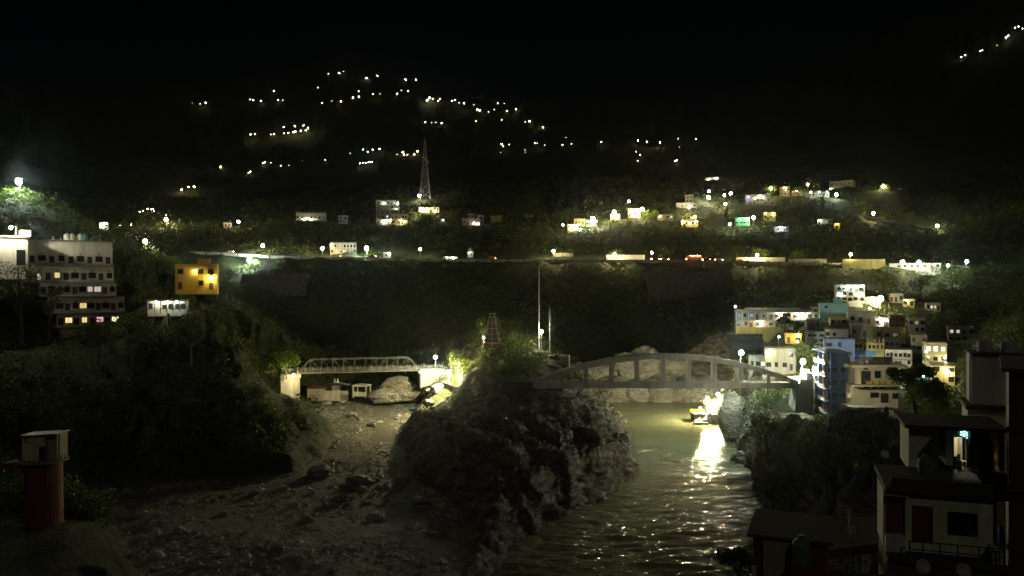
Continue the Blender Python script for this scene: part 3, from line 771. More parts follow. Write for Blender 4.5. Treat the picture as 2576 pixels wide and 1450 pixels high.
def road():
    mb = MB(); mk = MB()
    prev = None
    for x in range(470, 2480, 15):
        p = P(x, road_y(x), 481); z = p.z + 0.35
        cur = [(p.x, p.y-3.6, z), (p.x, p.y+3.6, z)]
        if prev:
            mb.hexa([(prev[0][0],prev[0][1],prev[0][2]-.5),(cur[0][0],cur[0][1],cur[0][2]-.5),(cur[1][0],cur[1][1],cur[1][2]-.5),(prev[1][0],prev[1][1],prev[1][2]-.5),
                     prev[0], cur[0], cur[1], prev[1]])
        prev = cur
    tag(mb.build('road', surf('asphalt', (0.05,0.05,0.05), 0.9, 0.3, 0.5)), kind='structure')
road()
# ------------------------------------------------------------------ houses
_cache = {}
def shared(key, make):
    if key not in _cache: _cache[key] = make()
    return _cache[key]

def window_mesh(w, h):
    def mk():
        m = MB(); t = 0.09
        m.box(-w/2-t, w/2+t, -.10, .0, h, h+t).box(-w/2-t, w/2+t, -.14, .0, -t, 0)
        m.box(-w/2-t, -w/2, -.10, 0, 0, h).box(w/2, w/2+t, -.10, 0, 0, h)
        m.box(-.03, .03, -.07, -.03, 0, h)
        return m.mesh('window', C_DARK)
    return shared(('win', w, h), mk)
def pane_mesh(w, h, mat):
    return shared(('pane', w, h, mat.name), lambda: MB().box(-w/2, w/2, -.03, -.012, 0, h).mesh('pane', mat))
def door_mesh(w, h, mat):
    def mk():
        m = MB()
        m.box(-w/2, w/2, -.05, -.01, 0, h).box(-w/2-.08, -w/2, -.10, 0, 0, h+.08).box(w/2, w/2+.08, -.10, 0, 0, h+.08).box(-w/2, w/2, -.10, 0, h, h+.08)
        m.box(-w/2+.12, w/2-.12, -.065, -.05, .15, h*.45).box(-w/2+.12, w/2-.12, -.065, -.05, h*.52, h-.15)
        return m.mesh('door', mat)
    return shared(('door', w, h, mat.name), mk)
def arch_mesh(w, h, mat, name='arch_frame'):
    def mk():
        m = MB(); n = 8; r = w/2
        for k in range(n):
            a0, a1 = math.pi*k/n, math.pi*(k+1)/n
            m.bar((r*math.cos(a0)*1.06, -.05, h-r+r*math.sin(a0)*1.06), (r*math.cos(a1)*1.06, -.05, h-r+r*math.sin(a1)*1.06), .1, .12, up=(0,1,0))
        m.box(-r-.1, -r, -.1, 0, 0, h-r).box(r, r+.1, -.1, 0, 0, h-r).box(-r-.1, r+.1, -.12, 0, -.1, 0)
        return m.mesh(name, mat)
    return shared(('arch', w, h, mat.name), mk)
def arch_pane(w, h, mat):
    def mk():
        m = MB(); n = 8; r = w/2
        pts = [(r, 0), (r, h-r)] + [(r*math.cos(math.pi*k/n), h-r+r*math.sin(math.pi*k/n)) for k in range(1, n)] + [(-r, h-r), (-r, 0)]
        vs = [(x, -.03, z) for x, z in pts] + [(x, -.012, z) for x, z in pts]
        N = len(pts)
        m.add(vs, [tuple(range(N-1, -1, -1)), tuple(range(N, 2*N))] + [(i, (i+1) % N, N+(i+1) % N, N+i) for i in range(N)])
        return m.mesh('pane', mat)
    return shared(('archp', w, h, mat.name), mk)
def bulb_mesh(r, mat):
    def mk():
        m = MB()
        m.lathe([(r*.35, -r*.94), (r*.85, -r*.5), (r, 0), (r*.85, r*.5), (r*.35, r*.94)], n=8)
        return m.mesh('bulb', mat)
    return shared(('bulb', r, mat.name), mk)
def bulb(parent, loc, I, r, col):
    return link('bulb', bulb_mesh(r, glow(col, round(I/(math.pi*r*r), 1))), parent, loc)

def railing(m, x0, x1, y, z, h=1.0, step=1.6, rails=3, t=.05):
    n = max(1, int((x1-x0)/step))
    for k in range(n+1):
        xx = x0 + (x1-x0)*k/n
        m.box(xx-t/2, xx+t/2, y-t/2, y+t/2, z, z+h)
    for j in range(rails):
        zz = z + h*(j+1)/rails
        m.box(x0, x1, y-t*.4, y+t*.4, zz-t*.8, zz)
    return m

def tank_prof(r, h):
    return [(r*.96, 0), (r, h*.06), (r*.97, h*.2), (r, h*.22), (r*.97, h*.4), (r, h*.42), (r*.97, h*.6), (r, h*.62), (r*.98, h*.74), (r*.72, h*.88), (r*.34, h*.95), (r*.32, h)]
def water_tank(label, loc, r=.55, h=1.2, mat=None, group=None):
    m = MB().lathe(tank_prof(r, h), n=18)
    t = thing('water_tank', label, 'water tank', loc, 0, group)
    m.build('tank_body', mat or C_TANKW, t)
    MB().lathe([(r*.33, 0), (r*.36, .03), (r*.30, .09), (r*.05, .11)], (0, 0, h+.005), 14).build('lid', mat or C_TANKW, t)
    return t

def build_house(s):
    p = P((s['x0']+s['x1'])/2, s['y1'], s['Y'])
    yaw = R(s.get('yaw', 0)) - .8*math.atan2(p.x, p.y)
    W = (s['x1']-s['x0'])/K*s['Y'] / max(.5, math.cos(yaw) - p.x/p.y*math.sin(yaw))
    hr = random.Random(int(s['x0']*31+s['y0']))
    Hh = (s['y1']-s['y0'])/K*s['Y']
    par = 0.0 if (s.get('gable') or s.get('canopy')) else min(.7, Hh*.16)
    H_ = Hh - par
    if s.get('gable'): H_ = Hh*.62
    if s.get('canopy'): H_ = Hh*.88
    d = s.get('depth', max(5, W*.6))
    root = thing(s['name'], s['label'], s['name'].replace('_', ' '), p, yaw)
    mat = s['mat']
    MB().box(-W/2, W/2, 0, d, -s.get('found', 3.5), H_).build('wall', mat, root)
    if s.get('gable'):
        m = MB(); e = .5; zt = Hh+.6
        m.add([(-W/2-e,-e,H_),(W/2+e,-e,H_),(W/2+e,d+e,H_),(-W/2-e,d+e,H_),(-W/2-e,d/2,zt),(W/2+e,d/2,zt)], [(0,1,5,4),(2,3,4,5),(0,4,3),(1,2,5),(0,3,2,1)])
        m.build('roof', C_TIN, root)
        g = MB().add([(-W*.12,-1.2,H_),(W*.12,-1.2,H_),(0,-1.2,H_+1.6),(-W*.12,d/2,H_),(W*.12,d/2,H_),(0,d/2,H_+1.6)], [(0,1,2),(3,5,4),(0,2,5,3),(1,4,5,2),(0,3,4,1)])
        g.build('porch_gable', C_WHITE, root)
    elif s.get('canopy'):
        m = MB(); m.hexa([(-W/2-.5,-1.7,H_-.05),(W/2+.5,-1.7,H_-.05),(W/2+.5,d+.3,H_+.25),(-W/2-.5,d+.3,H_+.25),(-W/2-.5,-1.7,H_+.05),(W/2+.5,-1.7,H_+.05),(W/2+.5,d+.3,H_+.36),(-W/2-.5,d+.3,H_+.36)])
        m.build('roof', C_TIN, root)
    else:
        m = MB().box(-W/2-.25, W/2+.25, -.3, d+.2, H_, H_+.14)
        m.box(-W/2, W/2, 0, .13, H_+.14, H_+par).box(-W/2, W/2, d-.13, d, H_+.14, H_+par).box(-W/2, -W/2+.13, .13, d-.13, H_+.14, H_+par).box(W/2-.13, W/2, .13, d-.13, H_+.14, H_+par)
        m.build('roof', mat, root)
        if s.get('dome'):
            MB().lathe([(W*.42, 0), (W*.40, W*.2), (W*.25, W*.42), (W*.06, W*.55), (W*.02, W*.8)], (0, d/2, H_+par), 14).build('dome', C_WHITE, root)
    if s.get('posts'):
        n = s['cols']+1
        pm = shared(('post', s['name'], round(H_, 1)), lambda: MB().box(-.16, .16, -.16, .16, 0, 1.5).mesh('roof_post', C_PALECONC))
        for k in range(n):
            link('roof_post', pm, root, (-W/2+.3+(W-.6)*k/(n-1), .4, H_+par+.002))
    if s.get('stairroom'):
        MB().box(W*.02, W*.3, d*.3, d*.9, H_+.14, H_+2.3).box(W*.0, W*.32, d*.28, d*.92, H_+2.3, H_+2.42).build('stair_room', mat, root)
    if s.get('canopyroof'):
        m = MB().hexa([(-W*.38,-1.9,H_+par+.02),(W*.36,-1.9,H_+par+.02),(W*.36,d*.6,H_+par+.7),(-W*.38,d*.6,H_+par+.7),(-W*.38,-1.9,H_+par+.10),(W*.36,-1.9,H_+par+.10),(W*.36,d*.6,H_+par+.8),(-W*.38,d*.6,H_+par+.8)])
        m.build('tin_canopy', C_TIN, root)
    if s.get('plinth'):
        MB().box(-W/2-1, W/2+1, -2.2, -1.4, -4.0, .1).build('plinth', C_CONC, root)
    F, Cn = s['floors'], s['cols']
    fh = H_/F
    ver = s.get('veranda') or s.get('topveranda')
    for f in range(F):
        z0 = f*fh
        if s.get('balcony') and (f > 0 or F == 1):
            MB().box(-W/2-.1, W/2+.1, -1.3, -.004, z0-.14, z0+.02).build('balcony_slab', C_CONC, root)
            if s['mat'] is not C_BLUE:
                railing(MB(), -W/2, W/2, -1.22, z0+.02, .95, 1.5, 3, .06).build('balcony_railing', C_STEEL, root)
        if (s.get('veranda') and f == 0) or (s.get('topveranda') and f == F-1):
            n = Cn
            pm = shared(('vpost', round(fh, 1)), lambda: MB().box(-.15, .15, -.15, .15, 0, fh-.16).mesh('veranda_column', C_WHITE))
            for k in range(n+1):
                link('veranda_column', pm, root, (-W/2+.15+(W-.3)*k/n, -1.55, z0+.02))
            MB().box(-W/2-.1, W/2+.1, -1.8, -.31 if f == F-1 else -.004, z0+fh-.14, z0+fh-.002).build('veranda_roof', mat, root)
            if f > 0: MB().box(-W/2-.1, W/2+.1, -1.8, -.004 if not s.get('balcony') else -1.31, z0-.16, z0+.015).build('veranda_floor', C_CONC, root)
        if s.get('blank'):
            if f == F-1:
                pm = pane_mesh(.8, .8, C_GLASS); w_ = link('window', window_mesh(.8, .8), root, (-W*.28, 0, z0+fh*.3)); link('pane', pm, w_)
            continue
        for c in range(Cn):
            if s.get('sparse') and (c*7+f*3) % 3 == 1: continue
            cx = -W/2 + W*(c+.5)/Cn
            hit = [q for q in s.get('lit', []) if q[0] == f and q[1] == c]
            ww = min(1.15, W/Cn*.55); hh = min(1.3, fh*.45)
            if s.get('small'): ww, hh = .7, .9
            if not hit:
                if hr.random() < .12: continue
                ww *= hr.choice((.75, 1, 1, 1.2)); hh *= hr.choice((.8, 1, 1.1)); cx += hr.uniform(-.12, .12)*W/Cn
            ww, hh = round(ww*10)/10, round(hh*10)/10
            pmat = glow(hit[0][2], hit[0][3]) if hit else C_GLASS
            if s.get('arches') and c % 2 == (0 if Cn > 3 else 1):
                a_w, a_h = (round(ww*1.25*20)/20, round(min(fh*.72, 2.2)*20)/20)
                a = link('window', arch_mesh(a_w, a_h, C_WHITE, 'window'), root, (cx, 0, z0+fh*.16))
                link('pane', arch_pane(a_w, a_h, pmat), a)
            elif hr.random() < .3 and not hit and (f == 0 or s.get('balcony')):
                dh = round(min(2.05, fh*.74)*20)/20
                link('door', door_mesh(round(ww*.85*20)/20, dh, C_DARK if c % 2 else C_REDDOOR), root, (cx, 0, z0+.05))
            else:
                w_ = link('window', window_mesh(ww, hh), root, (cx, 0, z0+fh*.36))
                link('pane', pane_mesh(ww, hh, pmat), w_)
    for fx, fz, I, col in s.get('lamps', []):
        y_ = -1.05 if (ver or s.get('balcony') or s.get('canopy')) else -.6
        lp = MB().box(-.05, .05, y_-.08, 0, .19, .25).box(-.2, .2, y_-.2, y_+.2, .17, .20).build('wall_lamp', C_DARK, root, (-W/2+fx*W, -.003, fz*Hh))
        bulb(lp, (0, y_, 0), I*2.2, .22, col)
    for kind, f in s.get('tanks', []):
        c, sn = math.cos(yaw), math.sin(yaw)
        lx, ly = -W/2+f*W, d*.4
        water_tank('white water tank on the roof of the cream house by the warm street lamp', (p.x+lx*c-ly*sn, p.y+lx*sn+ly*c, p.z+H_+.145), .8, 1.4, C_TANKW)
    return root
for s in HOUSES: build_house(s)

# ------------------------------------------------------------------ street lamps
def street_lamp(l):
    p = P(l['x'], l['y'], l['Y'])
    g = ground(p.x, p.y+.3)
    hz = p.z - g
    if l['kind'] == 'floodlight': hz = min(max(hz, .8), 2.5)
    hz = max(1.5, hz)
    root = thing(l['kind'], l['label'], 'floodlight' if l['kind'] == 'floodlight' else 'street lamp', (p.x, p.y+.9, p.z-hz), 0, None)
    r = l['r']
    MB().tube([(0, 0, -1), (0, 0, hz*.5), (0, 0, hz+r*1.3)], [.10, .08, .05], 8).tube([(0, 0, hz+r*1.2), (0, -.5, hz+r*1.9), (0, -.9, hz+r*1.75)], .04, 6).build('pole', C_PAINTST, root)
    MB().lathe([(r*1.1, 0), (r*1.25, r*.08), (r*.9, r*.35), (r*.3, r*.55)], (0, -.9, hz+r*1.1), 12).build('lamp_hood', C_PAINTST, root)
    if l['shield'] is not None:
        sh = MB().box(.75, .79, -.62, .62, -1.4, .9).build('added_shield', C_PAINTST, root, (0, -.9, hz))  # added plate that keeps this lamp's light off the blue house
        sh.rotation_euler = (0, 0, R(l['shield']))
    bulb(root, (0, -.9, hz), l['I'], r, l['col'])
for l in LAMPS: street_lamp(l)

# lights of the hamlets far up the dark mountain: (x, y) as seen, relative brightness
FAR = []
for cx, cy, b in [(1217,90,.5),(1302,82,1.3),(1335,72,.35),(1518,125,1.3),(1605,108,.9),(1829,136,1.1),(1911,138,1.1),(783,226,1.0),(597,294,.5),(622,298,.8),(683,304,1.0),(819,299,.9),(854,300,.5),
    (243,321,1.2),(200,328,.4),(140,322,.25),(1132,199,.5),(1456,229,.7),(1568,253,1.0),(1411,279,1.3),(1459,272,.9),(1316,309,1.1),(1168,323,.9),(1245,306,.3),(1625,250,.3),(1761,250,1.1),(1849,227,.9),(1796,222,.4),(1875,290,.3),
    (1998,300,1.8),(2018,280,1.5),(2044,288,.7),(2086,306,.7),(2099,290,.8),(2195,304,.9),(2219,298,.9),(2252,320,.5),(2290,324,1.3),(2369,336,.4),(2398,373,1.5),(2416,380,1.1),(2486,392,.4),(2531,376,.3),
    (862,512,1.0),(952,506,1.2),(1019,500,1.1),(1055,518,1.7),(1038,538,1.3),(998,541,1.3),(955,549,1.5),(937,554,.8),(898,558,1.0),(863,563,.7),(787,569,1.3),(760,571,.6),(599,571,1.2),
    (1984,474,.8),(2034,478,.35),(2067,475,.35),(2114,481,1.1),(2385,467,.6),(1493,689,1.0),(1528,709,.7),(1552,678,.4),(1568,692,.8),(1621,685,1.2),(1806,711,1.3),(1814,730,1.2),(1842,731,.7),(1897,729,1.2),(1922,706,1.4),(1760,730,.4),
    (1466,800,1.2),(1489,796,1.0),(1512,796,.9),(1537,792,1.2),(1559,789,.9),(1390,721,.35),(1192,772,.6),(1010,778,.3),(839,818,.9),(904,815,.4),(760,795,.4),(698,796,1.1),(716,791,1.1),(597,867,1.2),(582,876,.6),(363,828,1.5),(54,1008,1.9),(109,989,.9),(152,986,2.0)]:
    FAR.append((700+cx/1.9815, 250+cy/1.9815, b, (WARM, WHITE, YELL, COOL, WHITE)[int(cx*3+cy) % 5]))
FAR.append((700+634/1.9815, 250+568/1.9815, 1.2, ORNG))
for cx, cy, b in [(195,137,.6),(252,137,.5),(275,202,.7),(351,187,1.0),(386,190,1.0),(165,190,.3),(229,279,.7),(468,292,1.3),(432,296,.4),(583,341,1.2),(228,486,.9),(244,504,.7),(293,490,.6),(516,479,.9),(535,480,.4),(598,496,.4),(752,495,.9),(829,484,.5),(781,430,.3),
    (1085,469,1.1),(1397,456,1.4),(1476,468,1.1),(1588,472,1.6),(1745,437,.6),(1896,443,.9),(1418,579,1.1),(1384,553,.5),(1397,630,.5),(430,535,.3),(431,558,.3),(1730,626,1.2),(1715,634,1.0),(1756,516,.3),(220,560,.3)]:
    FAR.append((1900+cx/2.1467, 350+cy/2.1467, b, WARM if (int(cx)*7) % 3 else WHITE))
for x, y, b in [(2418,144,1.1),(2428,139,1.0),(2434,137,.7),(2466,129,.8),(2471,126,.6),(2530,95,1.3),(2536,90,1.1),(2553,70,.8),(2562,67,1.0),(2572,72,.7),(2508,114,.25)]:
    FAR.append((x/.6289*1.0 if False else x*1.59006, y*1.59006, b, WHITE))
for x, y, b in [(352,533,.9),(360,531,1.0),(372,526,1.0),(381,527,.8),(388,531,.5),(386,526,.7),(304,567,1.0),(320,564,.7),(331,565,.9),(419,541,.6)]:
    FAR.append((x*1.59006, y*1.59006, b, WHITE))
# how far the slope is along each line of sight
def slope_hit(x, y):
    ys = np.geomspace(520, 4200, 260)
    X = (x-1288)/K*ys; Z = -(y-724.6)/K*ys
    z = shape(X, ys)[0]
    hit = np.nonzero(z > Z-1.5)[0]
    Yh = ys[hit[0]] if len(hit) else 2700.0
    return float(Yh)*0.985
GRP = 'lights of the hamlets on the dark mountain'
def far_label(x, y, col):
    if col is ORNG: return 'single orange lamp among white hamlet lights on the dark left mountainside'
    if x > 2390: return 'small white lamp in the slanting row high in the upper right corner'
    if x < 440 and y > 500: return 'tiny white lamp in the cluster above the dark left slope'
    if x < 500: return 'bluish white lamp of the low trio on the left mountainside' if y > 400 else 'white lamp of the lone pair far left on the mountain'
    if x > 1660: return 'white lamp of the faint knot right of the mountain saddle'
    if x > 1590: return 'white lamp of the trio on the dark mountain above the right hill'
    if y < 215: return 'white lamp in the topmost scatter on the mountain, ' + ('right half' if x > 960 else 'left half')
    if x < 740 and y < 270: return 'white lamp in the short row on the upper left mountainside'
    if y > 300 and x < 790 and y < 350: return 'white lamp in the dense bright cluster on the left mountainside'
    if y < 300: return 'white lamp in the upper band of lights, ' + ('under the topmost scatter' if x < 1060 else 'in the dense string' if x < 1230 else 'at its right end')
    if y < 350 and x < 1200: return 'white lamp in the thin row right above the lattice tower tip'
    if x > 1200: return 'scattered white lamp low on the mountain, ' + ('left of its middle' if x < 1330 else 'right of its middle')
    if x > 990: return 'white lamp in the small group beside the lattice tower'
    if x > 880: return 'white lamp in the ' + ('bright short row' if y > 395 else 'loose row') + ' left of the lattice tower'
    return 'white lamp in the faint low row on the left mountainside'
pole_me = MB().tube([(0, 0, -6), (0, 0, 4.2)], .12, 6).tube([(0, 0, 4.2), (0, -.6, 4.6)], .07, 5).mesh('pole', C_PAINTST)
hood_me = MB().lathe([(.9, 0), (1.0, .1), (.4, .5)], (0, -.6, 4.6), 8).mesh('lamp_hood', C_PAINTST)
for sx, sy, b, col in FAR:
    x, y = sx*.6289, sy*.6289
    Yh = slope_hit(x, y)
    p = P(x, y, Yh)
    r = round(min(1.1, (.16+.44*b)*Yh/1500), 2)
    root = thing('hamlet_lamp', far_label(x, y, col), 'lamp', (p.x, p.y, p.z-3.8), 0, GRP + (' low' if False else ''))
    link('pole', pole_me, root); link('lamp_hood', hood_me, root)
    bulb(root, (0, -.6, 3.8), round(60*b*r*r*math.pi, 1), r, col)

# ------------------------------------------------------------------ trees
def leaf_quads(cen, rad, n, size, rng, squash=.8, shell=.55):
    """leaf sized faces spread through lumps (cen, rad)"""
    k = rng.integers(0, len(cen), n)
    d = rng.normal(size=(n, 3)); d /= np.linalg.norm(d, axis=1)[:, None]
    rr = rad[k]*(shell + (1-shell)*rng.random(n))**.7 * (rng.random(n)**.18)
    c = cen[k] + d*rr[:, None]*np.array([1, 1, squash])
    a = rng.normal(size=(n, 3)); a /= np.linalg.norm(a, axis=1)[:, None]
    b = np.cross(a, rng.normal(size=(n, 3))); b /= np.linalg.norm(b, axis=1)[:, None]
    s = size*(.55+.9*rng.random(n))[:, None]
    return np.stack([c-a*s*.5, c+b*s*.32, c+a*s*.5, c-b*s*.32], 1)
def quads_mesh(name, q, mat):
    n = len(q)
    me = bpy.data.meshes.new(name)
    me.vertices.add(n*4); me.loops.add(n*4); me.polygons.add(n)
    me.vertices.foreach_set('co', q.astype(np.float32).ravel())
    me.loops.foreach_set('vertex_index', np.arange(n*4, dtype=np.int32))
    me.polygons.foreach_set('loop_start', (np.arange(n)*4).astype(np.int32))
    me.update(); me.materials.append(mat)
    return me
def tree(label, x, y, Y, top, wide, mat=C_LEAF, style='round', n=900, leaf=.6, sink=0.5, name='broadleaf_tree', seed=0, base_z=None):
    """x,y: foot as seen; top: y of the crown top; wide: crown width as seen"""
    p = P(x, y, Y)
    h = (y-top)/K*Y; w = wide/K*Y/2
    rng = np.random.default_rng(seed*13+int(x)*7+int(top))
    if base_z is not None: p.z = base_z
    root = thing(name, label, 'tree', p, 0)
    t = MB(); th = h*.55
    lean = rng.normal(0, .06*h, 2)
    spine = [(0, 0, -1.5), (lean[0]*.2, lean[1]*.2, th*.4), (lean[0]*.7, lean[1]*.7, th*.8), (lean[0], lean[1], h*.9)]
    r0 = max(.08, h*.028)
    t.tube(spine, [r0*1.25, r0, r0*.75, r0*.15], 8)
    cens, rads = [], []
    if style == 'cone':
        m = 14
        for k in range(m):
            f = k/(m-1)
            cens.append((rng.normal(0, .08*w), rng.normal(0, .08*w), h*(.12+.84*f))); rads.append(max(.25, w*(1-f*.86)))
        sq = .55
    else:
        m = 11 if style == 'round' else 8
        lo = .42 if style == 'round' else .5
        for k in range(m):
            a = 2*math.pi*k*.618+rng.random(); rr = w*(.25+.55*rng.random()); zz = h*(lo+(.9-lo)*rng.random())
            c = (lean[0]+rr*math.cos(a), lean[1]+rr*math.sin(a), zz)
            cens.append(c); rads.append(w*(.26+.24*rng.random()))
            zs = th*(.45+.4*rng.random())
            t.tube([(lean[0]*.6, lean[1]*.6, zs), ((c[0]+lean[0]*.6)/2, (c[1])/2, (zs+c[2])/2+.1*h*rng.random()*.5), c], [r0*.5, r0*.33, r0*.1], 5)
        cens.append((lean[0], lean[1], h*.82)); rads.append(w*.42)
        sq = .8
    t.build('trunk', C_BARK, root)
    q = leaf_quads(np.array(cens), np.array(rads), n, leaf, rng, sq)
    link('crown', quads_mesh('crown', q, mat), root)
    return root

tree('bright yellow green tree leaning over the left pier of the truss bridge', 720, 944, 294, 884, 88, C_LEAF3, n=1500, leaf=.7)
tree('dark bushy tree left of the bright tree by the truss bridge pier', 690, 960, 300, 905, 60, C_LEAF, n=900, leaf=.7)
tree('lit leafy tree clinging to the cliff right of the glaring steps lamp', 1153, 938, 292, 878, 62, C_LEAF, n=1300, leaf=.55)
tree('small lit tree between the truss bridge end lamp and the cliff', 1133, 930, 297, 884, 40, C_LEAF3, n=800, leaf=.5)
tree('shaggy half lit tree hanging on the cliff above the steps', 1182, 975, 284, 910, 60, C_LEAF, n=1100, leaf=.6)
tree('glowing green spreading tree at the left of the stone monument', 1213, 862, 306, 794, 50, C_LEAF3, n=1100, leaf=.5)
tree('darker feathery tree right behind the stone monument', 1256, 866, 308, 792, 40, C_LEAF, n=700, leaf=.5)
tree('pale lit treetop alone on the dark slope above the monument', 1216, 752, 420, 716, 36, C_LEAF, n=500, leaf=.8)
tree('tall dark tree standing in front of the long restaurant', 1973, 842, 300, 782, 40, C_LEAF2, n=1300, leaf=.55)
tree('loose green tree right of the tall dark restaurant tree', 2003, 840, 300, 806, 40, C_LEAF, n=700, leaf=.5)
tree('teal lit tree above the white riverside house', 2022, 915, 256, 858, 52, C_LEAF, n=1300, leaf=.45)
tree('big pale branched tree at the right end of the town', 2398, 742, 440, 668, 100, C_LEAF, 'open', n=1500, leaf=.65)
tree('green tree behind the warm lamp above the town', 2225, 745, 352, 690, 70, C_LEAF, n=1200, leaf=.65)
tree('dark round tree left of the big pale branched tree', 2318, 748, 436, 690, 70, C_LEAF2, n=1100, leaf=.65)
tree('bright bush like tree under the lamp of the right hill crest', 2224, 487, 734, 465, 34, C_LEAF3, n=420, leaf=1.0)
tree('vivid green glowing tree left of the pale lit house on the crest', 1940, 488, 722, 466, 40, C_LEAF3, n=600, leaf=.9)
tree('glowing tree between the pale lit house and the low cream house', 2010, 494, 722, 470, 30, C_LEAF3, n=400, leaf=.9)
tree('tall black cypress in front of the crest houses', 2070-0, 545, 640, 488, 24, C_LEAF2, 'cone', n=500, leaf=1.0, name='cypress_tree')
tree('slim tall dark tree under the yellow lamp', 1827, 560, 640, 516, 22, C_LEAF2, 'cone', n=400, leaf=1.0, name='cypress_tree')
tree('lit bush like tree halfway down the right hill', 2166, 524, 690, 508, 34, C_LEAF3, n=400, leaf=.9)
tree('green tree below the lamp at the right end of the hill path', 2346, 602, 640, 574, 46, C_LEAF3, n=500, leaf=.9)
tree('lit tree behind the small yellow frame hut', 2117, 580, 630, 560, 28, C_LEAF3, n=350, leaf=.8)
tree('small green tree at the foot of the glaring upper left lamp', 18, 512, 332, 474, 56, C_LEAF3, n=900, leaf=.7)
tree('low spreading tree right of the glaring upper left lamp', 74, 528, 334, 496, 80, C_LEAF, n=900, leaf=.7)
tree('big dark tree in front of the left hotel wing', 52, 850, 208, 652, 120, C_LEAF2, n=2600, leaf=.42)
tree('grey green tree against the lower floors of the left hotel', 122, 842, 210, 712, 70, C_LEAF, n=1500, leaf=.36)
tree('dark tree hiding the bottom floor of the left hotel', 250, 905, 206, 796, 110, C_LEAF2, n=2000, leaf=.42)
tree('dark rounded tree under the low white lodge', 330, 900, 208, 800, 100, C_LEAF2, n=1600, leaf=.42)
tree('dark tree below the villa on the left slope', 480, 905, 212, 790, 110, C_LEAF2, n=1600, leaf=.5)
tree('lit trees\' edge by the road above the big cold lamp', 655, 650, 488, 628, 30, C_LEAF, n=350, leaf=.7)
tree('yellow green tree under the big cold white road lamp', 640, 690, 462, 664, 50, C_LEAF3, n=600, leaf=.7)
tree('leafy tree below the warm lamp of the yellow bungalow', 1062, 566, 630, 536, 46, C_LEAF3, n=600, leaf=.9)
tree('dark tree in front of the small dim two storey house', 1082, 568, 626, 540, 30, C_LEAF, n=400, leaf=.9)
tree('green lit tree beside the warm street lamp right of the cream house', 1640, 556, 606, 532, 44, C_LEAF3, n=500, leaf=.9)
tree('dark bush like tree in front of the yellow lit compound', 1768, 572, 596, 548, 40, C_LEAF, n=500, leaf=.8)
tree('lit roadside tree at the pale slope', 1436, 648, 490, 622, 20, C_LEAF, n=300, leaf=.7)
tree('bright green roadside tree under the road lamp on the long lit wall', 1548, 652, 490, 628, 44, C_LEAF3, n=500, leaf=.7)
tree('glowing roadside tree under the road lamp near the stopped cars', 1915, 652, 490, 626, 54, C_LEAF3, n=600, leaf=.7)
tree('green roadside tree at the middle of the right road', 2006, 655, 486, 634, 60, C_LEAF3, n=600, leaf=.7)
tree('dark leafy tree by the right foreground house with bare branches', 2305, 1062, 118, 912, 120, C_LEAF, 'open', n=3600, leaf=.34, name='foreground_tree')
tree('dense lit tree in front of the cream street house', 2352, 1066, 112, 950, 130, C_LEAF3, n=4200, leaf=.30, name='foreground_tree')
tree('black leafy bush at the bottom by the bright water', 1858, 1470, 62, 1350, 130, C_LEAF2, 'open', n=2600, leaf=.20, name='bush', base_z=-23.5)
tree('dark riverside tree on the right cliff under the blue house', 1930, 1150, 190, 1030, 90, C_LEAF2, n=1600, leaf=.45)
tree('dark tree on the cliff edge near the rooftop tank hut', 1945, 1300, 120, 1180, 110, C_LEAF2, n=1800, leaf=.35)
tree('dark tree right of the cliff edge tree', 2080, 1240, 120, 1085, 150, C_LEAF2, n=2400, leaf=.35)
tree('dark tree left of the right foreground house', 2200, 1230, 90, 1075, 110, C_LEAF2, n=2200, leaf=.28)

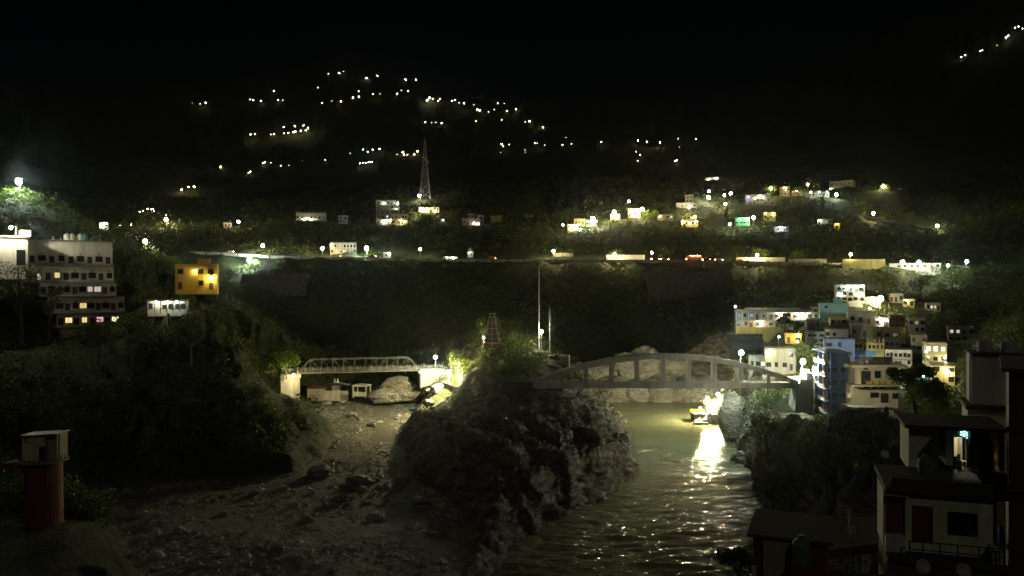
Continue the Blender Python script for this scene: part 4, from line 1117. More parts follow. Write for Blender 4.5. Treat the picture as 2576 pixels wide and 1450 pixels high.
# undergrowth and woodland on the slopes: one mass, leaf clumps by the ten thousand
def woodland():
    rng = np.random.default_rng(5)
    N = 30000
    Y = np.exp(rng.uniform(math.log(140), math.log(820), N))
    sx = rng.uniform(-160, 2740, N)
    X = (sx-1288)/K*Y
    z, dr, dg, rid = shape(X, Y)
    sy = 724.6 - z*K/Y
    ok = (dr > np.where(X > 50, 2.5, 5)) & (dg > 4) & (sy > 300) & (sy < 1500)
    # bare rock of the point and of the near gorge: keep only a few plants
    pt = (X > -26) & (X < 46) & (Y < 262) & (Y > 120)
    ok &= ~(pt & (rng.random(N) < np.where(z > -33, .25, .86)))
    ok &= ~((dr < 9) & (Y > 330) & (Y < 372) & (X > 10))
    # the road, and what one sees of houses and lamps
    road_z = 18
    ok &= ~((Y > 470) & (Y < 490) & (sy > 640) & (sy < 668))
    hgt = np.where(Y < 480, rng.uniform(1.6, 5.0, N), rng.uniform(2.0, 6.5, N))
    rad = hgt*rng.uniform(.5, .8, N)
    top = sy - (hgt*1.0)*K/Y; half = rad*K/Y
    for h in HOUSES:
        hid = (Y < h['Y']+12) & (sx+half > h['x0']-4) & (sx-half < h['x1']+4) & (top < h['y1']-2) & (sy+4 > h['y0'])
        ok &= ~hid
    for l in LAMPS:
        ok &= ~((Y < l['Y']+1) & (np.abs(sx-l['x']) < half+7) & (top < l['y']+9) & (sy > l['y']-10))
    for (x0, x1, y0, y1, Yf) in KEEP_CLEAR:
        ok &= ~((Y < Yf) & (sx+half > x0) & (sx-half < x1) & (top < y1) & (sy+half > y0))
    ok &= rng.random(N) < np.where(fbm(X/40, Y/40, oct=3, seed=91) > -.12, .9, np.where(Y > 520, .65, .35))
    X, Y, z, hgt, rad = X[ok], Y[ok], z[ok], hgt[ok], rad[ok]
    qs = {0: [], 1: []}
    kind = (rng.random(len(X)) < .45).astype(int)
    for k in (0, 1):
        m = kind == k
        for lo, hi, n, size in ((0, 260, 60, .55), (260, 420, 42, .75), (420, 560, 34, .95), (560, 900, 22, 1.3)):
            j = np.nonzero(m & (Y >= lo) & (Y < hi))[0]
            if not len(j): continue
            cen = np.repeat(np.stack([X[j], Y[j], z[j]+hgt[j]*.5], -1), n, 0)
            d = rng.normal(size=(len(cen), 3)); d /= np.linalg.norm(d, axis=1)[:, None]
            lump = 1+.35*np.sin(d[:, 0]*4+np.repeat(X[j], n))*np.cos(d[:, 2]*5+np.repeat(Y[j], n))
            rr = np.repeat(rad[j], n)*lump*(.45+.55*rng.random(len(cen))**.5)
            c = cen + d*rr[:, None]*np.array([1, 1, 0]) + np.stack([0*rr, 0*rr, d[:, 2]*np.repeat(hgt[j], n)*.5*lump], -1)
            a = rng.normal(size=c.shape); a /= np.linalg.norm(a, axis=1)[:, None]
            b = np.cross(a, rng.normal(size=c.shape)); b /= np.linalg.norm(b, axis=1)[:, None]
            s = size*(.5+.9*rng.random(len(c)))[:, None]
            qs[k].append(np.stack([c-a*s*.5, c+b*s*.35, c+a*s*.5, c-b*s*.35], 1))
    for k, nm, mat in ((0, 'hillside_woodland', C_LEAF2), (1, 'hillside_undergrowth', C_LEAF)):
        o = link(nm, quads_mesh(nm, np.concatenate(qs[k]), mat))
        tag(o, kind='stuff')
# places that stay open to view: x0, x1, y0, y1 as seen, and how far
KEEP_CLEAR = [(705,1125,890,965,305),(1210,1262,790,872,300),(1350,1392,760,884,296),(1380,1440,884,932,285),(1340,2056,885,985,240),(60,345,560,800,226),(435,570,650,748,246),(365,475,740,795,234),
              (830,1060,960,1065,345),(1180,1830,965,1460,260),(1950,2270,850,1040,240),(1240,1360,960,1020,236),(1500,1830,970,1065,365),(1835,1965,822,876,318),
              (1085,1190,895,1015,300),(520,900,646,656,476),(1390,1860,646,660,476),(2000,2240,646,662,470),(690,760,900,990,292),(2130,2180,755,790,334),(1020,1090,340,505,760)]
woodland()
# ------------------------------------------------------------------ the arch bridge
def arch_bridge():
    Y0, Wd = 232.0, 4.2
    a, b = P(1346, 970, Y0), P(2006, 970, Y0)
    zt, zb = P(0, 963, Y0).z, P(0, 977, Y0).z
    cx = (a.x+b.x)/2; half = (b.x-a.x)/2
    root = thing('arch_bridge', 'grey concrete bowstring arch footbridge over the main river', 'bridge', (cx, Y0, zt), 0)
    rise = P(0, 896, Y0).z - zt
    def zc(x): return rise*(1-(x/half)**2) - .1
    for s, y in ((0, 0.0), (1, Wd)):
        m = MB(); n = 36; prev = None
        for k in range(n+1):
            x = -half + 2*half*k/n
            dz = -2*rise*x/half**2
            nx, nz = -dz/math.hypot(1, dz), 1/math.hypot(1, dz)
            t = .70
            cur = [(x-nx*t, y-.35, zc(x)-nz*t), (x-nx*t, y+.35, zc(x)-nz*t), (x+nx*t, y+.35, zc(x)+nz*t), (x+nx*t, y-.35, zc(x)+nz*t)]
            if prev:
                m.add(prev+cur, [(0,1,5,4),(1,2,6,5),(2,3,7,6),(3,0,4,7)] + ([(0,3,2,1)] if k == 1 else []) + ([(4,5,6,7)] if k == n else []))
            prev = cur
        m.build('arch_rib', C_BRIDGE, root)
        MB().box(-half-.6, half+.6, y-.30, y+.30, zb-zt, 0).build('tie_beam', C_BRIDGE, root)
        for hx in (1414,1476,1540,1604,1670,1735,1800,1866,1933):
            x = P(hx, 970, Y0).x - cx
            if zc(x) > 1.2:
                MB().box(x-.42, x+.42, y-.22, y+.22, .002, zc(x)-.62).build('hanger', C_BRIDGE, root)
    MB().box(-half-.6, half+.6, .302, Wd-.302, zb-zt+.35, zb-zt+.75).build('deck', C_CONC, root)
    for f in (-.42, -.14, .14, .42):
        x = f*half*1.3
        MB().box(x-.3, x+.3, .36, Wd-.36, zc(x)-.5, zc(x)+.1).build('cross_strut', C_BRIDGE, root)
    for y in (.55, Wd-.55):
        m = MB(); 
        for j in range(1, 4): m.box(-half, half, y-.03, y+.03, .25+j*.32, .30+j*.32)
        m.build('rail', C_PAINTST, root)
        pm = shared(('bpost', 0), lambda: MB().box(-.05, .05, -.05, .05, -1.0, 1.3).mesh('rail_post', C_PAINTST))
        for k in range(41):
            link('rail_post', pm, root, (-half+2*half*k/40, y+.0, 0))
    # abutments belong to the bridge
    m = MB().hexa([(-half-9.5,-.6,-6),(-half-.4,-.6,-6.4),(-half-.4,Wd+.6,-6.4),(-half-9.5,Wd+.6,-6),(-half-9.5,-.6,-.5),(-half-.62,-.6,-.5),(-half-.62,Wd+.6,-.5),(-half-9.5,Wd+.6,-.5)])
    m.box(-half-9.5, -half-.62, -.9, -.4, -.49, .35)
    m.build('abutment', C_DKCONC, root)
    m = MB().hexa([(half-1.8,-1.2,-14),(half+4.6,-1.2,-14),(half+4.6,Wd+1,-14),(half-1.6,Wd+1,-14),(half-.2,-.8,zb-zt-.01),(half+4.4,-.8,zb-zt-.01),(half+4.4,Wd+1,zb-zt-.01),(half-.2,Wd+1,zb-zt-.01)])
    m.build('abutment', C_CONC, root)
    MB().box(half+.62, half+4.9, -.8, -.3, zb-zt, 1.2).box(half+2.6, half+4.9, -.3, .3, 0, 3.0).build('parapet', C_WHITE, root)
    MB().box(half+.62, half+9.0, -.28, Wd+1, zb-zt, -.15).build('bridge_head', C_PALECONC, root)
    MB().box(half-2.0, half+6.0, Wd+.55, Wd+.95, -.148, 1.3).box(half+2.6, half+5.2, Wd+.5, Wd+1.0, 1.301, 3.4).build('parapet', C_WHITE, root)  # tall white back piece added to be lit by the bridge lamp
    for k in range(6):
        x = -half-9.2+1.6*k
        MB().box(x-.06, x+.06, -.75, -.63, .351, 1.5).build('rail_post', C_PAINTST, root)
arch_bridge()

# ------------------------------------------------------------------ the truss bridge
def truss_bridge():
    pa, pb = P(752, 937, 298), P(1056, 928, 309)
    L_ = math.hypot(pb.x-pa.x, pb.y-pa.y); yaw = math.atan2(pb.y-pa.y, pb.x-pa.x)
    root = thing('truss_bridge', 'steel truss road bridge with white railings over the left river', 'bridge', pa, yaw)
    Wd, Ht = 4.6, 4.7
    n = 11; dx = L_/n
    for y in (0, Wd):
        MB().box(0, L_, y-.18, y+.18, -.3, .15).build('bottom_chord', C_DKSTEEL, root)
        MB().box(dx, L_-dx, y-.16, y+.16, Ht-.3, Ht).build('top_chord', C_DKSTEEL, root)
        for k in range(1, n):
            MB().box(k*dx-.09, k*dx+.09, y-.09, y+.09, .152, Ht-.302).build('truss_post', C_DKSTEEL, root)
        for k in range(n):
            if k == 0: A, B = (0, y, .15), (dx, y, Ht-.15)
            elif k == n-1: A, B = (L_, y, .15), (L_-dx, y, Ht-.15)
            elif k < n//2: A, B = (k*dx, y, Ht-.3), ((k+1)*dx, y, .15)
            elif k > n//2: A, B = ((k+1)*dx, y, Ht-.3), (k*dx, y, .15)
            else: continue
            MB().bar(A, B, .12 if 0 < k < n-1 else .22).build('diagonal', C_DKSTEEL, root)
    for k in range(1, n):
        MB().bar((k*dx, .17, Ht-.15), (k*dx, Wd-.17, Ht-.15), .18).build('cross_strut', C_PAINTST, root)
    MB().box(-1.5, L_+9.4, .2, Wd-.2, -.55, -.05).build('deck', C_CONC, root)
    MB().box(L_+.4, L_+9.6, -.3, .19, -.7, .12).build('kerb', C_PALECONC, root)
    for y in (-.32, Wd+.32):
        for j in range(3):
            z = .42+.42*j
            MB().box(-6, L_+9.6, y-.03, y+.03, z-.045, z+.045).build('rail', C_RAILD, root)
        pm = shared(('tpost', 0), lambda: MB().box(-.11, .11, -.11, .11, -.1, 1.45).mesh('rail_post', C_RAILD))
        m = 23
        for k in range(m):
            link('rail_post', pm, root, (-6+(L_+15.6)*k/(m-1), y+(.16 if y > 0 else -.16), 0))
    # left pier, its face laid in blocks
    bw, bh = 6.9/4, 7.2/4
    MB().box(-6.4, .35, -.35, Wd+.5, -16, -.56).build('pier_core', C_PALECONC, root)
    for r_ in range(5):
        for c_ in range(4):
            g = .07; off = (c_*37+r_*17) % 5*.012
            x0 = -6.5+c_*bw; z1 = -.56-r_*bh
            MB().box(x0+g, x0+bw-g, -.62-off, -.352, z1-bh+g, z1-g).build('block', C_PALECONC, root)
    MB().box(-.1, .75, -.8, Wd+.6, -1.9, -.7).build('bearing', C_PALECONC, root)
    # right abutment
    MB().hexa([(L_+.3,-.2,-7),(L_+10,-.2,-5),(L_+10,Wd+.3,-5),(L_+.3,Wd+.3,-7),(L_+.3,-.2,-.71),(L_+9.6,-.2,-.71),(L_+9.6,Wd+.3,-.71),(L_+.3,Wd+.3,-.71)]).build('abutment', C_PALECONC, root)
    for k in range(6):
        MB().box(L_+.45+1.52*k, L_+1.92+1.52*k, -.30, -.203, -2.6, -.75).build('block', C_PALECONC, root)
    MB().box(L_-.5, L_+.29, -.4, Wd+.4, -1.5, -.56).build('bearing', C_PALECONC, root)
truss_bridge()

# ------------------------------------------------------------------ rocks
def boulder(label, loc, size, seed, name='boulder', group=None, mat=None, sub=5, rough=.34):
    rng = random.Random(seed)
    import bmesh
    bm = bmesh.new(); bmesh.ops.create_icosphere(bm, subdivisions=sub, radius=1)
    co = np.array([v.co[:] for v in bm.verts])
    cuts = []
    for _ in range(9):
        d = np.array([rng.gauss(0, 1), rng.gauss(0, 1), rng.gauss(0, .8)]); d /= np.linalg.norm(d); cuts.append((d, rng.uniform(.62, .92)))
    for d, c in cuts:
        o = co@d; k = o > c
        co[k] -= np.outer((o[k]-c)*.88, d)
    f = fbm(co[:,0]*2.2+seed, co[:,1]*2.2, co[:,2]*2.2, 4, seed)
    g = fbm(co[:,0]*6+seed, co[:,1]*6, co[:,2]*6, 3, seed+9, True)
    co *= (1 + rough*.5*f + .05*g)[:, None]
    co *= np.array(size)
    for v, c in zip(bm.verts, co): v.co = c
    me = bpy.data.meshes.new(name); bm.to_mesh(me); bm.free()
    me.materials.append(mat or C_ROCK)
    o = link(name, me, None, loc, smooth=False)
    if sub > 3: me.polygons.foreach_set('use_smooth', [True]*len(me.polygons))
    o.rotation_euler = (0, 0, rng.uniform(0, 6))
    o.rotation_euler = (0, 0, 0)
    return tag(o, label, 'rock', group)
# pale cliff blocks behind the arch bridge
for i, (x, w, y, hh, lab) in enumerate([(1548, 11, 996, 9.5, 'pale faceted cliff rock at the left behind the arch bridge, by the dark gap'),
        (1592, 8.0, 994, 9, 'pale cliff rock just left of the dark cleft behind the bridge'),
        (1662, 9.5, 996, 10, 'pale cliff rock just right of the dark cleft behind the bridge'),
        (1705, 9.0, 999, 9, 'second pale cliff rock right of the dark cleft behind the bridge'),
        (1742, 8.5, 1001, 8.5, 'pale cliff rock left of the bathing platform, behind the bridge'),
        (1780, 9.5, 996, 10, 'greyish cliff rock right behind the two platform lamps')]):
    p = P(x, y, 358)
    boulder(lab, (p.x, p.y, p.z+1), (w, 7, hh*.85), 100+i, 'cliff_rock')
for i, (x, y, w, hh, lab) in enumerate([(1515,944,9,5,'tumbled rock seen under the arch between the second and third hangers'),(1460,948,7,5,'tumbled rock seen under the arch left part'),
        (1570,925,8,7,'upright grey rock seen under the arch left of the middle'),(1622,918,9,8,'largest grey rock seen under the crown of the arch'),(1690,925,7,5,'rock seen under the arch right of its crown')]):
    p = P(x, y, 362)
    boulder(lab, (p.x, p.y, p.z), (w, 6, hh), 140+i, 'rock')
# mound and stones on the gravel by the pavilion
p = P(1008, 975, 322)
boulder('big yellowish lit rock mound under the right end of the truss bridge', (p.x, p.y, p.z-1.0), (8.6, 6, 5.4), 201, 'rock_mound', rough=.5)
p = P(968, 988, 318)
boulder('lower lit rock shoulder left of the big rock mound', (p.x, p.y, p.z-1.2), (6.0, 5, 3.2), 202, 'rock_mound', rough=.5)
for i, (x, y, Y, w) in enumerate([(885,1016,288,2.3),(1120,1003,283,2.0),(1100,978,292,3.0),(1078,1000,280,2.4),(905,1012,284,1.4),(863,986,320,1.6),(820,990,318,2.2),(955,1022,284,1.5),(1000,1010,290,1.3),(1040,992,300,1.6),
        (935,1040,275,1.8),(930,1005,300,1.0),(970,1032,278,1.0),(1045,1015,285,1.6),(1020,1046,268,1.2),(790,1005,300,1.5),(862,1003,306,1.1),(1080,980,300,1.5)]):
    p = P(x, y, Y); g = ground(p.x, p.y)
    boulder('boulder on the lit gravel below the truss bridge', (p.x, p.y, g+w*.15), (w, w*.9, w*.62), 210+i, 'boulder', 'boulders on the lit gravel', sub=3)
for i, (x, y, Y, w) in enumerate([(805,1190,205,3.2),(905,1210,196,3.4),(860,1250,182,1.8),(640,1240,185,1.4),(770,1300,165,1.6),(560,1290,168,1.2),(1010,1215,196,2.0),(940,1290,166,2.2),(450,1330,155,1.3),(700,1380,146,1.4),(360,1290,168,1.1),(1060,1260,178,2.4)]):
    p = P(x, y, Y); g = ground(p.x, p.y)
    boulder('dark boulder on the dim gravel bank in the foreground', (p.x, p.y, g+w*.2), (w, w*.9, w*.6), 240+i, 'boulder', 'dark boulders on the gravel bank', sub=3)
for i, (x, y, Y, w, lab) in enumerate([(1503,1258,190,2.6,'rounded dark boulder at the water edge under the point'),(1478,1266,189,1.7,'small round boulder left of the rounded dark boulder'),(1560,1165,228,5.0,'steep dark rock block at the tip of the point'),(1880,1195,232,5,'dark rock rib on the right gorge wall'),(1900,1120,238,5,'rock rib under the right bridge abutment'),(1850,1050,262,5,'dark rock block right of the platform stairs'),(1836,1012,296,4.2,'bluish rock column holding the yellow railed lookout')]):
    p = P(x, y, Y)
    boulder(lab, (p.x, p.y, p.z), (w, w, w*(.75 if i < 2 else 1.7)), 260+i, 'boulder' if i < 2 else 'rock')

def gravel():
    rng = np.random.default_rng(77)
    N = 9000
    Y = np.exp(rng.uniform(math.log(112), math.log(365), N)); X = rng.uniform(-118, -10, N)
    z, dr, dg, rid = shape(X, Y)
    ok = (dg < -.5) & (dr > 0) & (fbm(X/9, Y/9, oct=3, seed=201) > rng.uniform(-.5, .35, N))
    X, Y, z = X[ok], Y[ok], z[ok]
    n = len(X); r = rng.gamma(2.0, .17, n)+.12
    base = np.array([(1,0,0),(.5,.87,0),(-.5,.87,0),(-1,0,0),(-.5,-.87,0),(.5,-.87,0),(.3,.1,.7),(-.35,.1,.6)])
    tri = np.array([(0,1,6),(1,2,6),(2,7,6),(2,3,7),(3,4,7),(4,6,7),(4,5,6),(5,0,6)])
    V = base[None]*(r[:,None,None])*(1+.35*rng.normal(size=(n, 8, 3)).clip(-1, 1))
    V[:, :, 2] += z[:, None]-.05; V[:, :, 0] += X[:, None]; V[:, :, 1] += Y[:, None]
    T = (tri[None]+(np.arange(n)*8)[:, None, None]).reshape(-1, 3)
    me = bpy.data.meshes.new('gravel')
    me.vertices.add(n*8); me.loops.add(T.size); me.polygons.add(len(T))
    me.vertices.foreach_set('co', V.astype(np.float32).ravel())
    me.loops.foreach_set('vertex_index', T.astype(np.int32).ravel())
    me.polygons.foreach_set('loop_start', (np.arange(len(T))*3).astype(np.int32))
    me.update(); me.materials.append(C_ROCK)
    tag(link('gravel', me), kind='stuff')
gravel()

# ------------------------------------------------------------------ bathing platform, stairs, lookout
def ghat():
    o = P(1798, 1018, 301)
    root = thing('bathing_platform', 'white river platform with yellow railings and stone stairs under two lamps', 'platform', (o.x, o.y, o.z), 0)
    MB().box(-3.2, 3.4, -1.2, 4.5, -7, 0).build('upper_terrace', C_PALECONC, root)
    sm = shared(('step', 0), lambda: MB().box(-1.35, 1.35, -.4, .0, -.40, 0).mesh('step', C_PALECONC))
    for k in range(15):
        link('step', sm, root, (1.3, -1.2-.36*k, -.42*k-.2))
    MB().hexa([(-.25,-7,-7.5),(-.05,-7,-7.5),(-.05,-1.2,-7.5),(-.25,-1.2,-7.5),(-.25,-7,-6.2),(-.05,-7,-6.2),(-.05,-1.2,-.02),(-.25,-1.2,-.02)]).build('stair_wall', C_PALECONC, root)
    MB().hexa([(-8.0,-2.0,-8),(-3.25,-2.6,-8),(-3.25,3,-8),(-8.2,3,-8),(-8.3,-2.0,-3.2),(-3.25,-2.6,-3.2),(-3.25,3,-3.2),(-8.6,2.6,-3.2)]).build('lower_terrace', C_CONC, root)
    for (x0, x1, y, z) in ((-3.1, 2.6, 4.3, 0), (1.0, 3.2, -1.0, 0), (-8.4, -3.4, 2.8, -3.2), (-8.4, -6.0, -2.3, -3.2)):
        railing(MB(), x0, x1, y, z, 1.1, 1.3, 3, .12).build('railing', C_RAILY, root)
    s = MB().box(-.5, .5, -.03, .03, 1.3, 2.2); s.box(-.42, -.34, -.02, .04, 0, 1.3).box(.34, .42, -.02, .04, 0, 1.3)
    so = thing('sign_board', 'white sign board on two legs on the lower bathing terrace', 'sign', (o.x-5.1, o.y+1.2, o.z-3.2), 0)
    MB().box(-.5, .5, -.03, .03, 1.3, 2.2).build('board', C_SIGN, so)
    for x in (-.38, .38): MB().box(x-.04, x+.04, -.02, .02, 0, 1.3).build('leg', C_STEEL, so)
    b = boulder('two humped grey rock beside the foot of the platform stairs', (o.x-1.9, o.y-4.0, o.z-4.9), (2.2, 2.2, 3.0), 301, 'rock', sub=4)
    boulder('low grey rock under the left edge of the lower bathing terrace', (o.x-7.0, o.y-2.6, -50.2), (2.0, 1.6, 2.2), 303, 'rock', sub=4)
    boulder('grey rock between the lower bathing terrace and the humped rock', (o.x-4.2, o.y-3.2, -50.2), (1.7, 1.5, 2.8), 304, 'rock', sub=4)
    pt = thing('pontoon', 'low dark hulled pontoon moored below the lower bathing terrace', 'boat', (o.x-6.4, o.y-6.0, -49.75), R(-6))
    MB().hexa([(-2.6,-.7,-.3),(2.3,-.7,-.3),(2.3,.7,-.3),(-2.6,.7,-.3),(-3.1,-.9,.35),(2.5,-.9,.35),(2.5,.9,.35),(-3.1,.9,.35)]).build('hull', C_DKBLUE, pt)
    railing(MB(), -2.8, 2.4, -.85, .35, .8, 1.0, 2, .06).build('rail', C_RAILW, pt)
    q = P(1833, 996, 297)
    lk = thing('lookout', 'small lookout with yellow railings on a rock column by the river', 'lookout', (q.x, q.y, q.z), 0)
    MB().lathe([(2.0, -1.0), (2.3, -.4), (2.3, 0)], n=12).build('floor_slab', C_WHITE, lk)
    m = MB()
    for k in range(12):
        a0, a1 = 2*math.pi*k/12, 2*math.pi*(k+1)/12
        A = Vector((2.15*math.cos(a0), 2.15*math.sin(a0), 0)); B = Vector((2.15*math.cos(a1), 2.15*math.sin(a1), 0))
        for z in (.45, .85, 1.25): m.bar(A+Vector((0,0,z)), B+Vector((0,0,z)), .12)
        m.bar(A, A+Vector((0,0,1.3)), .1)
    m.build('railing', C_RAILY, lk)
    st = thing('statue', 'small pale statue with a thin staff standing on the lookout', 'statue', (q.x+.3, q.y, q.z+.002), 0)
    MB().lathe([(.55, 0), (.5, .4), (.38, .5), (.42, 1.0), (.30, 1.5), (.16, 1.7), (.22, 1.95), (.1, 2.2)], n=12).build('figure', C_WHITE, st)
    MB().tube([(-.7, 0, 0), (-.7, 0, 3.4)], .09, 6).build('staff', C_WHITE, st)
ghat()

# ------------------------------------------------------------------ gravel bank structures
def pavilion():
    p = P(904, 988, 318); g = p.z
    w, h, d = 5.9, 2.9, 4.6
    r = thing('pavilion', 'open white concrete pavilion on four square columns on the gravel', 'pavilion', (p.x, p.y, g), R(-14))
    cm = MB().box(-.25, .25, -.25, .25, -2, h-.5).mesh('column', C_WHITE)
    for x in (-w/2+.25, w/2-.25):
        for y in (.25, d-.25): link('column', cm, r, (x, y, 0))
    MB().box(-w/2-.2, w/2+.2, -.2, d+.2, h-.5, h-.05).build('roof_beam', C_WHITE, r)
    MB().add([(-w/2-.3,-.3,h-.048),(w/2+.3,-.3,h-.048),(w/2+.3,d+.3,h-.048),(-w/2-.3,d+.3,h-.048),(0,d/2,h+.65)], [(0,1,4),(1,2,4),(2,3,4),(3,0,4),(0,3,2,1)]).build('roof', C_WHITE, r)
    MB().box(-w/2+.5, w/2-.5, .15, .35, -1.5, .35).build('low_wall', C_WHITE, r)
    p = P(845, 984, 326)
    t = thing('shrine', 'small riverside shrine box with statues and a broad flat canopy roof', 'shrine', (p.x, p.y, p.z), 0)
    MB().box(-1.6, 1.6, 0, 2.4, -2.5, 2.3).build('wall', C_WHITE, t)
    MB().add([(-5.4,-1.6,2.35),(5.2,-1.6,2.35),(5.2,4.2,2.35),(-5.4,4.2,2.35),(-1.2,.8,3.3),(1.2,.8,3.3),(1.2,1.9,3.3),(-1.2,1.9,3.3)], [(0,1,5,4),(1,2,6,5),(2,3,7,6),(3,0,4,7),(4,5,6,7),(0,3,2,1)]).build('roof', C_TIN, t)
    for x in (-5, 4.8): MB().box(x-.1, x+.1, -1.3, -1.1, -2.5, 2.348).build('column', C_STEEL, t)
    for x in (-.7, .5): MB().lathe([(.5, 0), (.42, .7), (.28, 1.1), (.36, 1.35), (.1, 1.75)], (x, 1.2, 3.3), 10).build('statue', C_WHITE, t)
    w_ = MB().hexa([(-10.5,0,-3),(4.5,-.6,-3),(4.5,0,-3),(-10.5,.6,-3),(-10.5,0,1.0),(4.5,-.6,.9),(4.5,0,.9),(-10.5,.6,1.0)]).build('low_wall', C_WHITE, None, (p.x+1.0, p.y-1.9, p.z-.6))
    tag(w_, 'long low white wall on the gravel in front of the riverside shrine', 'wall', kind='thing')
    p = P(795, 981, 322)
    t = thing('hut', 'low hut with a reddish hipped roof on the gravel near the pier', 'hut', (p.x, p.y, p.z-.6), R(8))
    MB().box(-3.4, 3.4, 0, 4, -2.5, 1.1).build('wall', C_PALECONC, t)
    MB().add([(-4,-.5,1.1),(4,-.5,1.1),(4,4.5,1.1),(-4,4.5,1.1),(-1,2,2.5),(1.4,2,2.5)], [(0,1,5,4),(1,2,5),(2,3,4,5),(3,0,4),(0,3,2,1)]).build('roof', C_RED, t)
    # steps' fence at the glaring lamp
    a, b = P(1139, 962, 276), P(1183, 985, 268)
    f = thing('fence', 'low post and rail fence running down beside the lit steps', 'fence', a, 0)
    d = b-a; n = 10
    for k in range(n+1):
        q = d*(k/n); MB().box(q.x-.1, q.x+.1, q.y-.1, q.y+.1, q.z-1.5, q.z+1.1).build('post', C_PALECONC, f)
    for z in (.5, 1.0): MB().bar((0, -.16, z), (d.x, d.y-.16, d.z+z), .12).build('rail', C_PALECONC, f)
    for k in range(9):
        q = P(1122+6*k, 958+3.3*k, 281-1.2*k)
        MB().box(-.9, .9, -.6, .6, -2.2, 0).build('step', C_PALECONC, steps, (q.x-steps.location.x, q.y-steps.location.y, q.z-.4-steps.location.z))
steps = thing('stone_steps', 'stone steps going down the point beside the glaring warm lamp', 'steps', P(1128, 962, 281), 0)
pavilion()

# ------------------------------------------------------------------ monument, masts and hut on the point
def monument():
    p = P(1238, 871, 300)
    r = thing('monument', 'stepped dark red stone monument tower with pale edges on the point', 'monument', (p.x, p.y, p.z), 0)
    pxm = 300/K
    z = 0
    tiers = [(44, 10), (37, 10.5), (31, 11), (26, 13.5), (21, 13), (17, 16)]
    for i, (w, h) in enumerate(tiers):
        W = w*pxm*.95; Hh = h*pxm
        MB().box(-W/2, W/2, -W/2, W/2, z-(1.5 if i == 0 else 0), z+Hh-.12).build('tier', C_STONE, r)
        MB().box(-W/2-.09, W/2+.09, -W/2-.09, W/2+.09, z+Hh-.12, z+Hh-.001).build('ledge', C_PALESTONE, r)
        for x in (-W/2, -.02, W/2):
            MB().box(x-.11, x+.11, -W/2-.11, -W/2-.002, z+.01, z+Hh-.122).build('edge_strip', C_PALESTONE, r)
        z += Hh
    z -= .001
    for x in (-.75, .75): MB().box(x-.18, x+.18, -.7, .7, z, z+1.0).build('lantern_post', C_PALESTONE, r)
    MB().box(-1.3, 1.3, -1.1, 1.1, z+1.001, z+1.35).build('cap', C_PALESTONE, r)
monument()
def mast(label, x, yt, yb, Y, r0, antennas=False):
    a = P(x, yb, Y); h = (yb-yt)/K*Y
    r = thing('mast', label, 'mast', a, 0)
    MB().tube([(0,0,-2),(0,0,h*.5),(0,0,h)], [r0, r0*.8, r0*.5], 8).build('pole', C_STEEL, r)
    if antennas:
        for k in range(3):
            t = 2*math.pi*k/3+.4
            MB().box(-.16, .16, -.08, .08, h-5.2, h-.4).build('antenna_panel', C_DKSTEEL, r, (.3*math.cos(t), .3*math.sin(t), 0))
        MB().tube([(0,0,h),(0,0,h+2.2)], .05, 6).build('rod', C_STEEL, r)
    else:
        MB().lathe([(.5, 0), (.55, .15), (.2, .3)], (0,0,h), 10).build('mast_head', C_STEEL, r)
mast('very tall slim pale mast standing left of the bright lamp on the point', 1356, 672, 892, 300, .30)
mast('shorter antenna mast with panels right of the very tall slim mast', 1383, 778, 888, 302, .15, True)
def point_hut():
    p = P(1405, 930, 286)
    r = thing('hut', 'brown red plastered hut on the point left of the arch bridge', 'hut', (p.x, p.y, p.z), R(6))
    w, h = 44/K*286, 33/K*286
    MB().box(-w/2, w/2, 0, 5, -3, h).build('wall', C_HUTRED, r)
    MB().box(-w/2-.3, w/2+.3, -.4, 5.3, h+.001, h+.2).build('roof', C_ROOFD, r)
    for x in (-w*.25, w*.2): link('door', door_mesh(.9, 2.0, C_DARK), r, (x, 0, .1))
    p = P(1432, 930, 282)
    t = thing('pole', 'short white painted pole at the right corner of the brown red hut', 'pole', (p.x, p.y, p.z), 0)
    MB().tube([(0,0,-3),(0,0,5.2)], .16, 8).build('shaft', C_WHITE, t)
    for x in (1128, 1150): pass
point_hut()
def lattice_tower():
    a = P(1069, 502, 752); h = (502-352)/K*752
    r = thing('lattice_tower', 'tall dim steel lattice telecom tower above the middle houses', 'tower', a, R(12))
    def half(z): return 4.4*(1-z/h)**1.15+.55
    legs = [(-1,-1),(1,-1),(1,1),(-1,1)]
    zs = [h*(1-(1-k/9)**1.25) for k in range(10)]
    for sx, sy in legs:
        MB().tube([(sx*half(z), sy*half(z), z-(3 if z == 0 else 0)) for z in zs], [.20]*10, 6).build('leg', C_STEEL, r)
    for i in range(9):
        z0, z1 = zs[i], zs[i+1]
        for k in range(4):
            p0, p1 = legs[k], legs[(k+1) % 4]
            A = Vector((p0[0]*half(z0), p0[1]*half(z0), z0)); B = Vector((p1[0]*half(z1), p1[1]*half(z1), z1))
            C_ = Vector((p1[0]*half(z0), p1[1]*half(z0), z0)); D = Vector((p0[0]*half(z1), p0[1]*half(z1), z1))
            MB().bar(A, B, .16).build('brace', C_STEEL, r); MB().bar(C_, D, .16).build('brace', C_STEEL, r)
            MB().bar(D, B, .16).build('girt', C_STEEL, r)
    dm = MB().lathe([(.05,0),(.7,.12),(.95,.4),(.9,.42),(.6,.2),(.05,.1)], n=14).mesh('dish_antenna', C_DISH)
    for z, sx in ((h*.62, 1), (h*.7, -1), (h*.66, .2)):
        d = link('dish_antenna', dm, r, (sx*(half(z)+.3), -half(z)-.4, z)); d.rotation_euler = (R(90), 0, 0)
    MB().tube([(0,0,h),(0,0,h+4)], .07, 6).build('rod', C_STEEL, r)
lattice_tower()

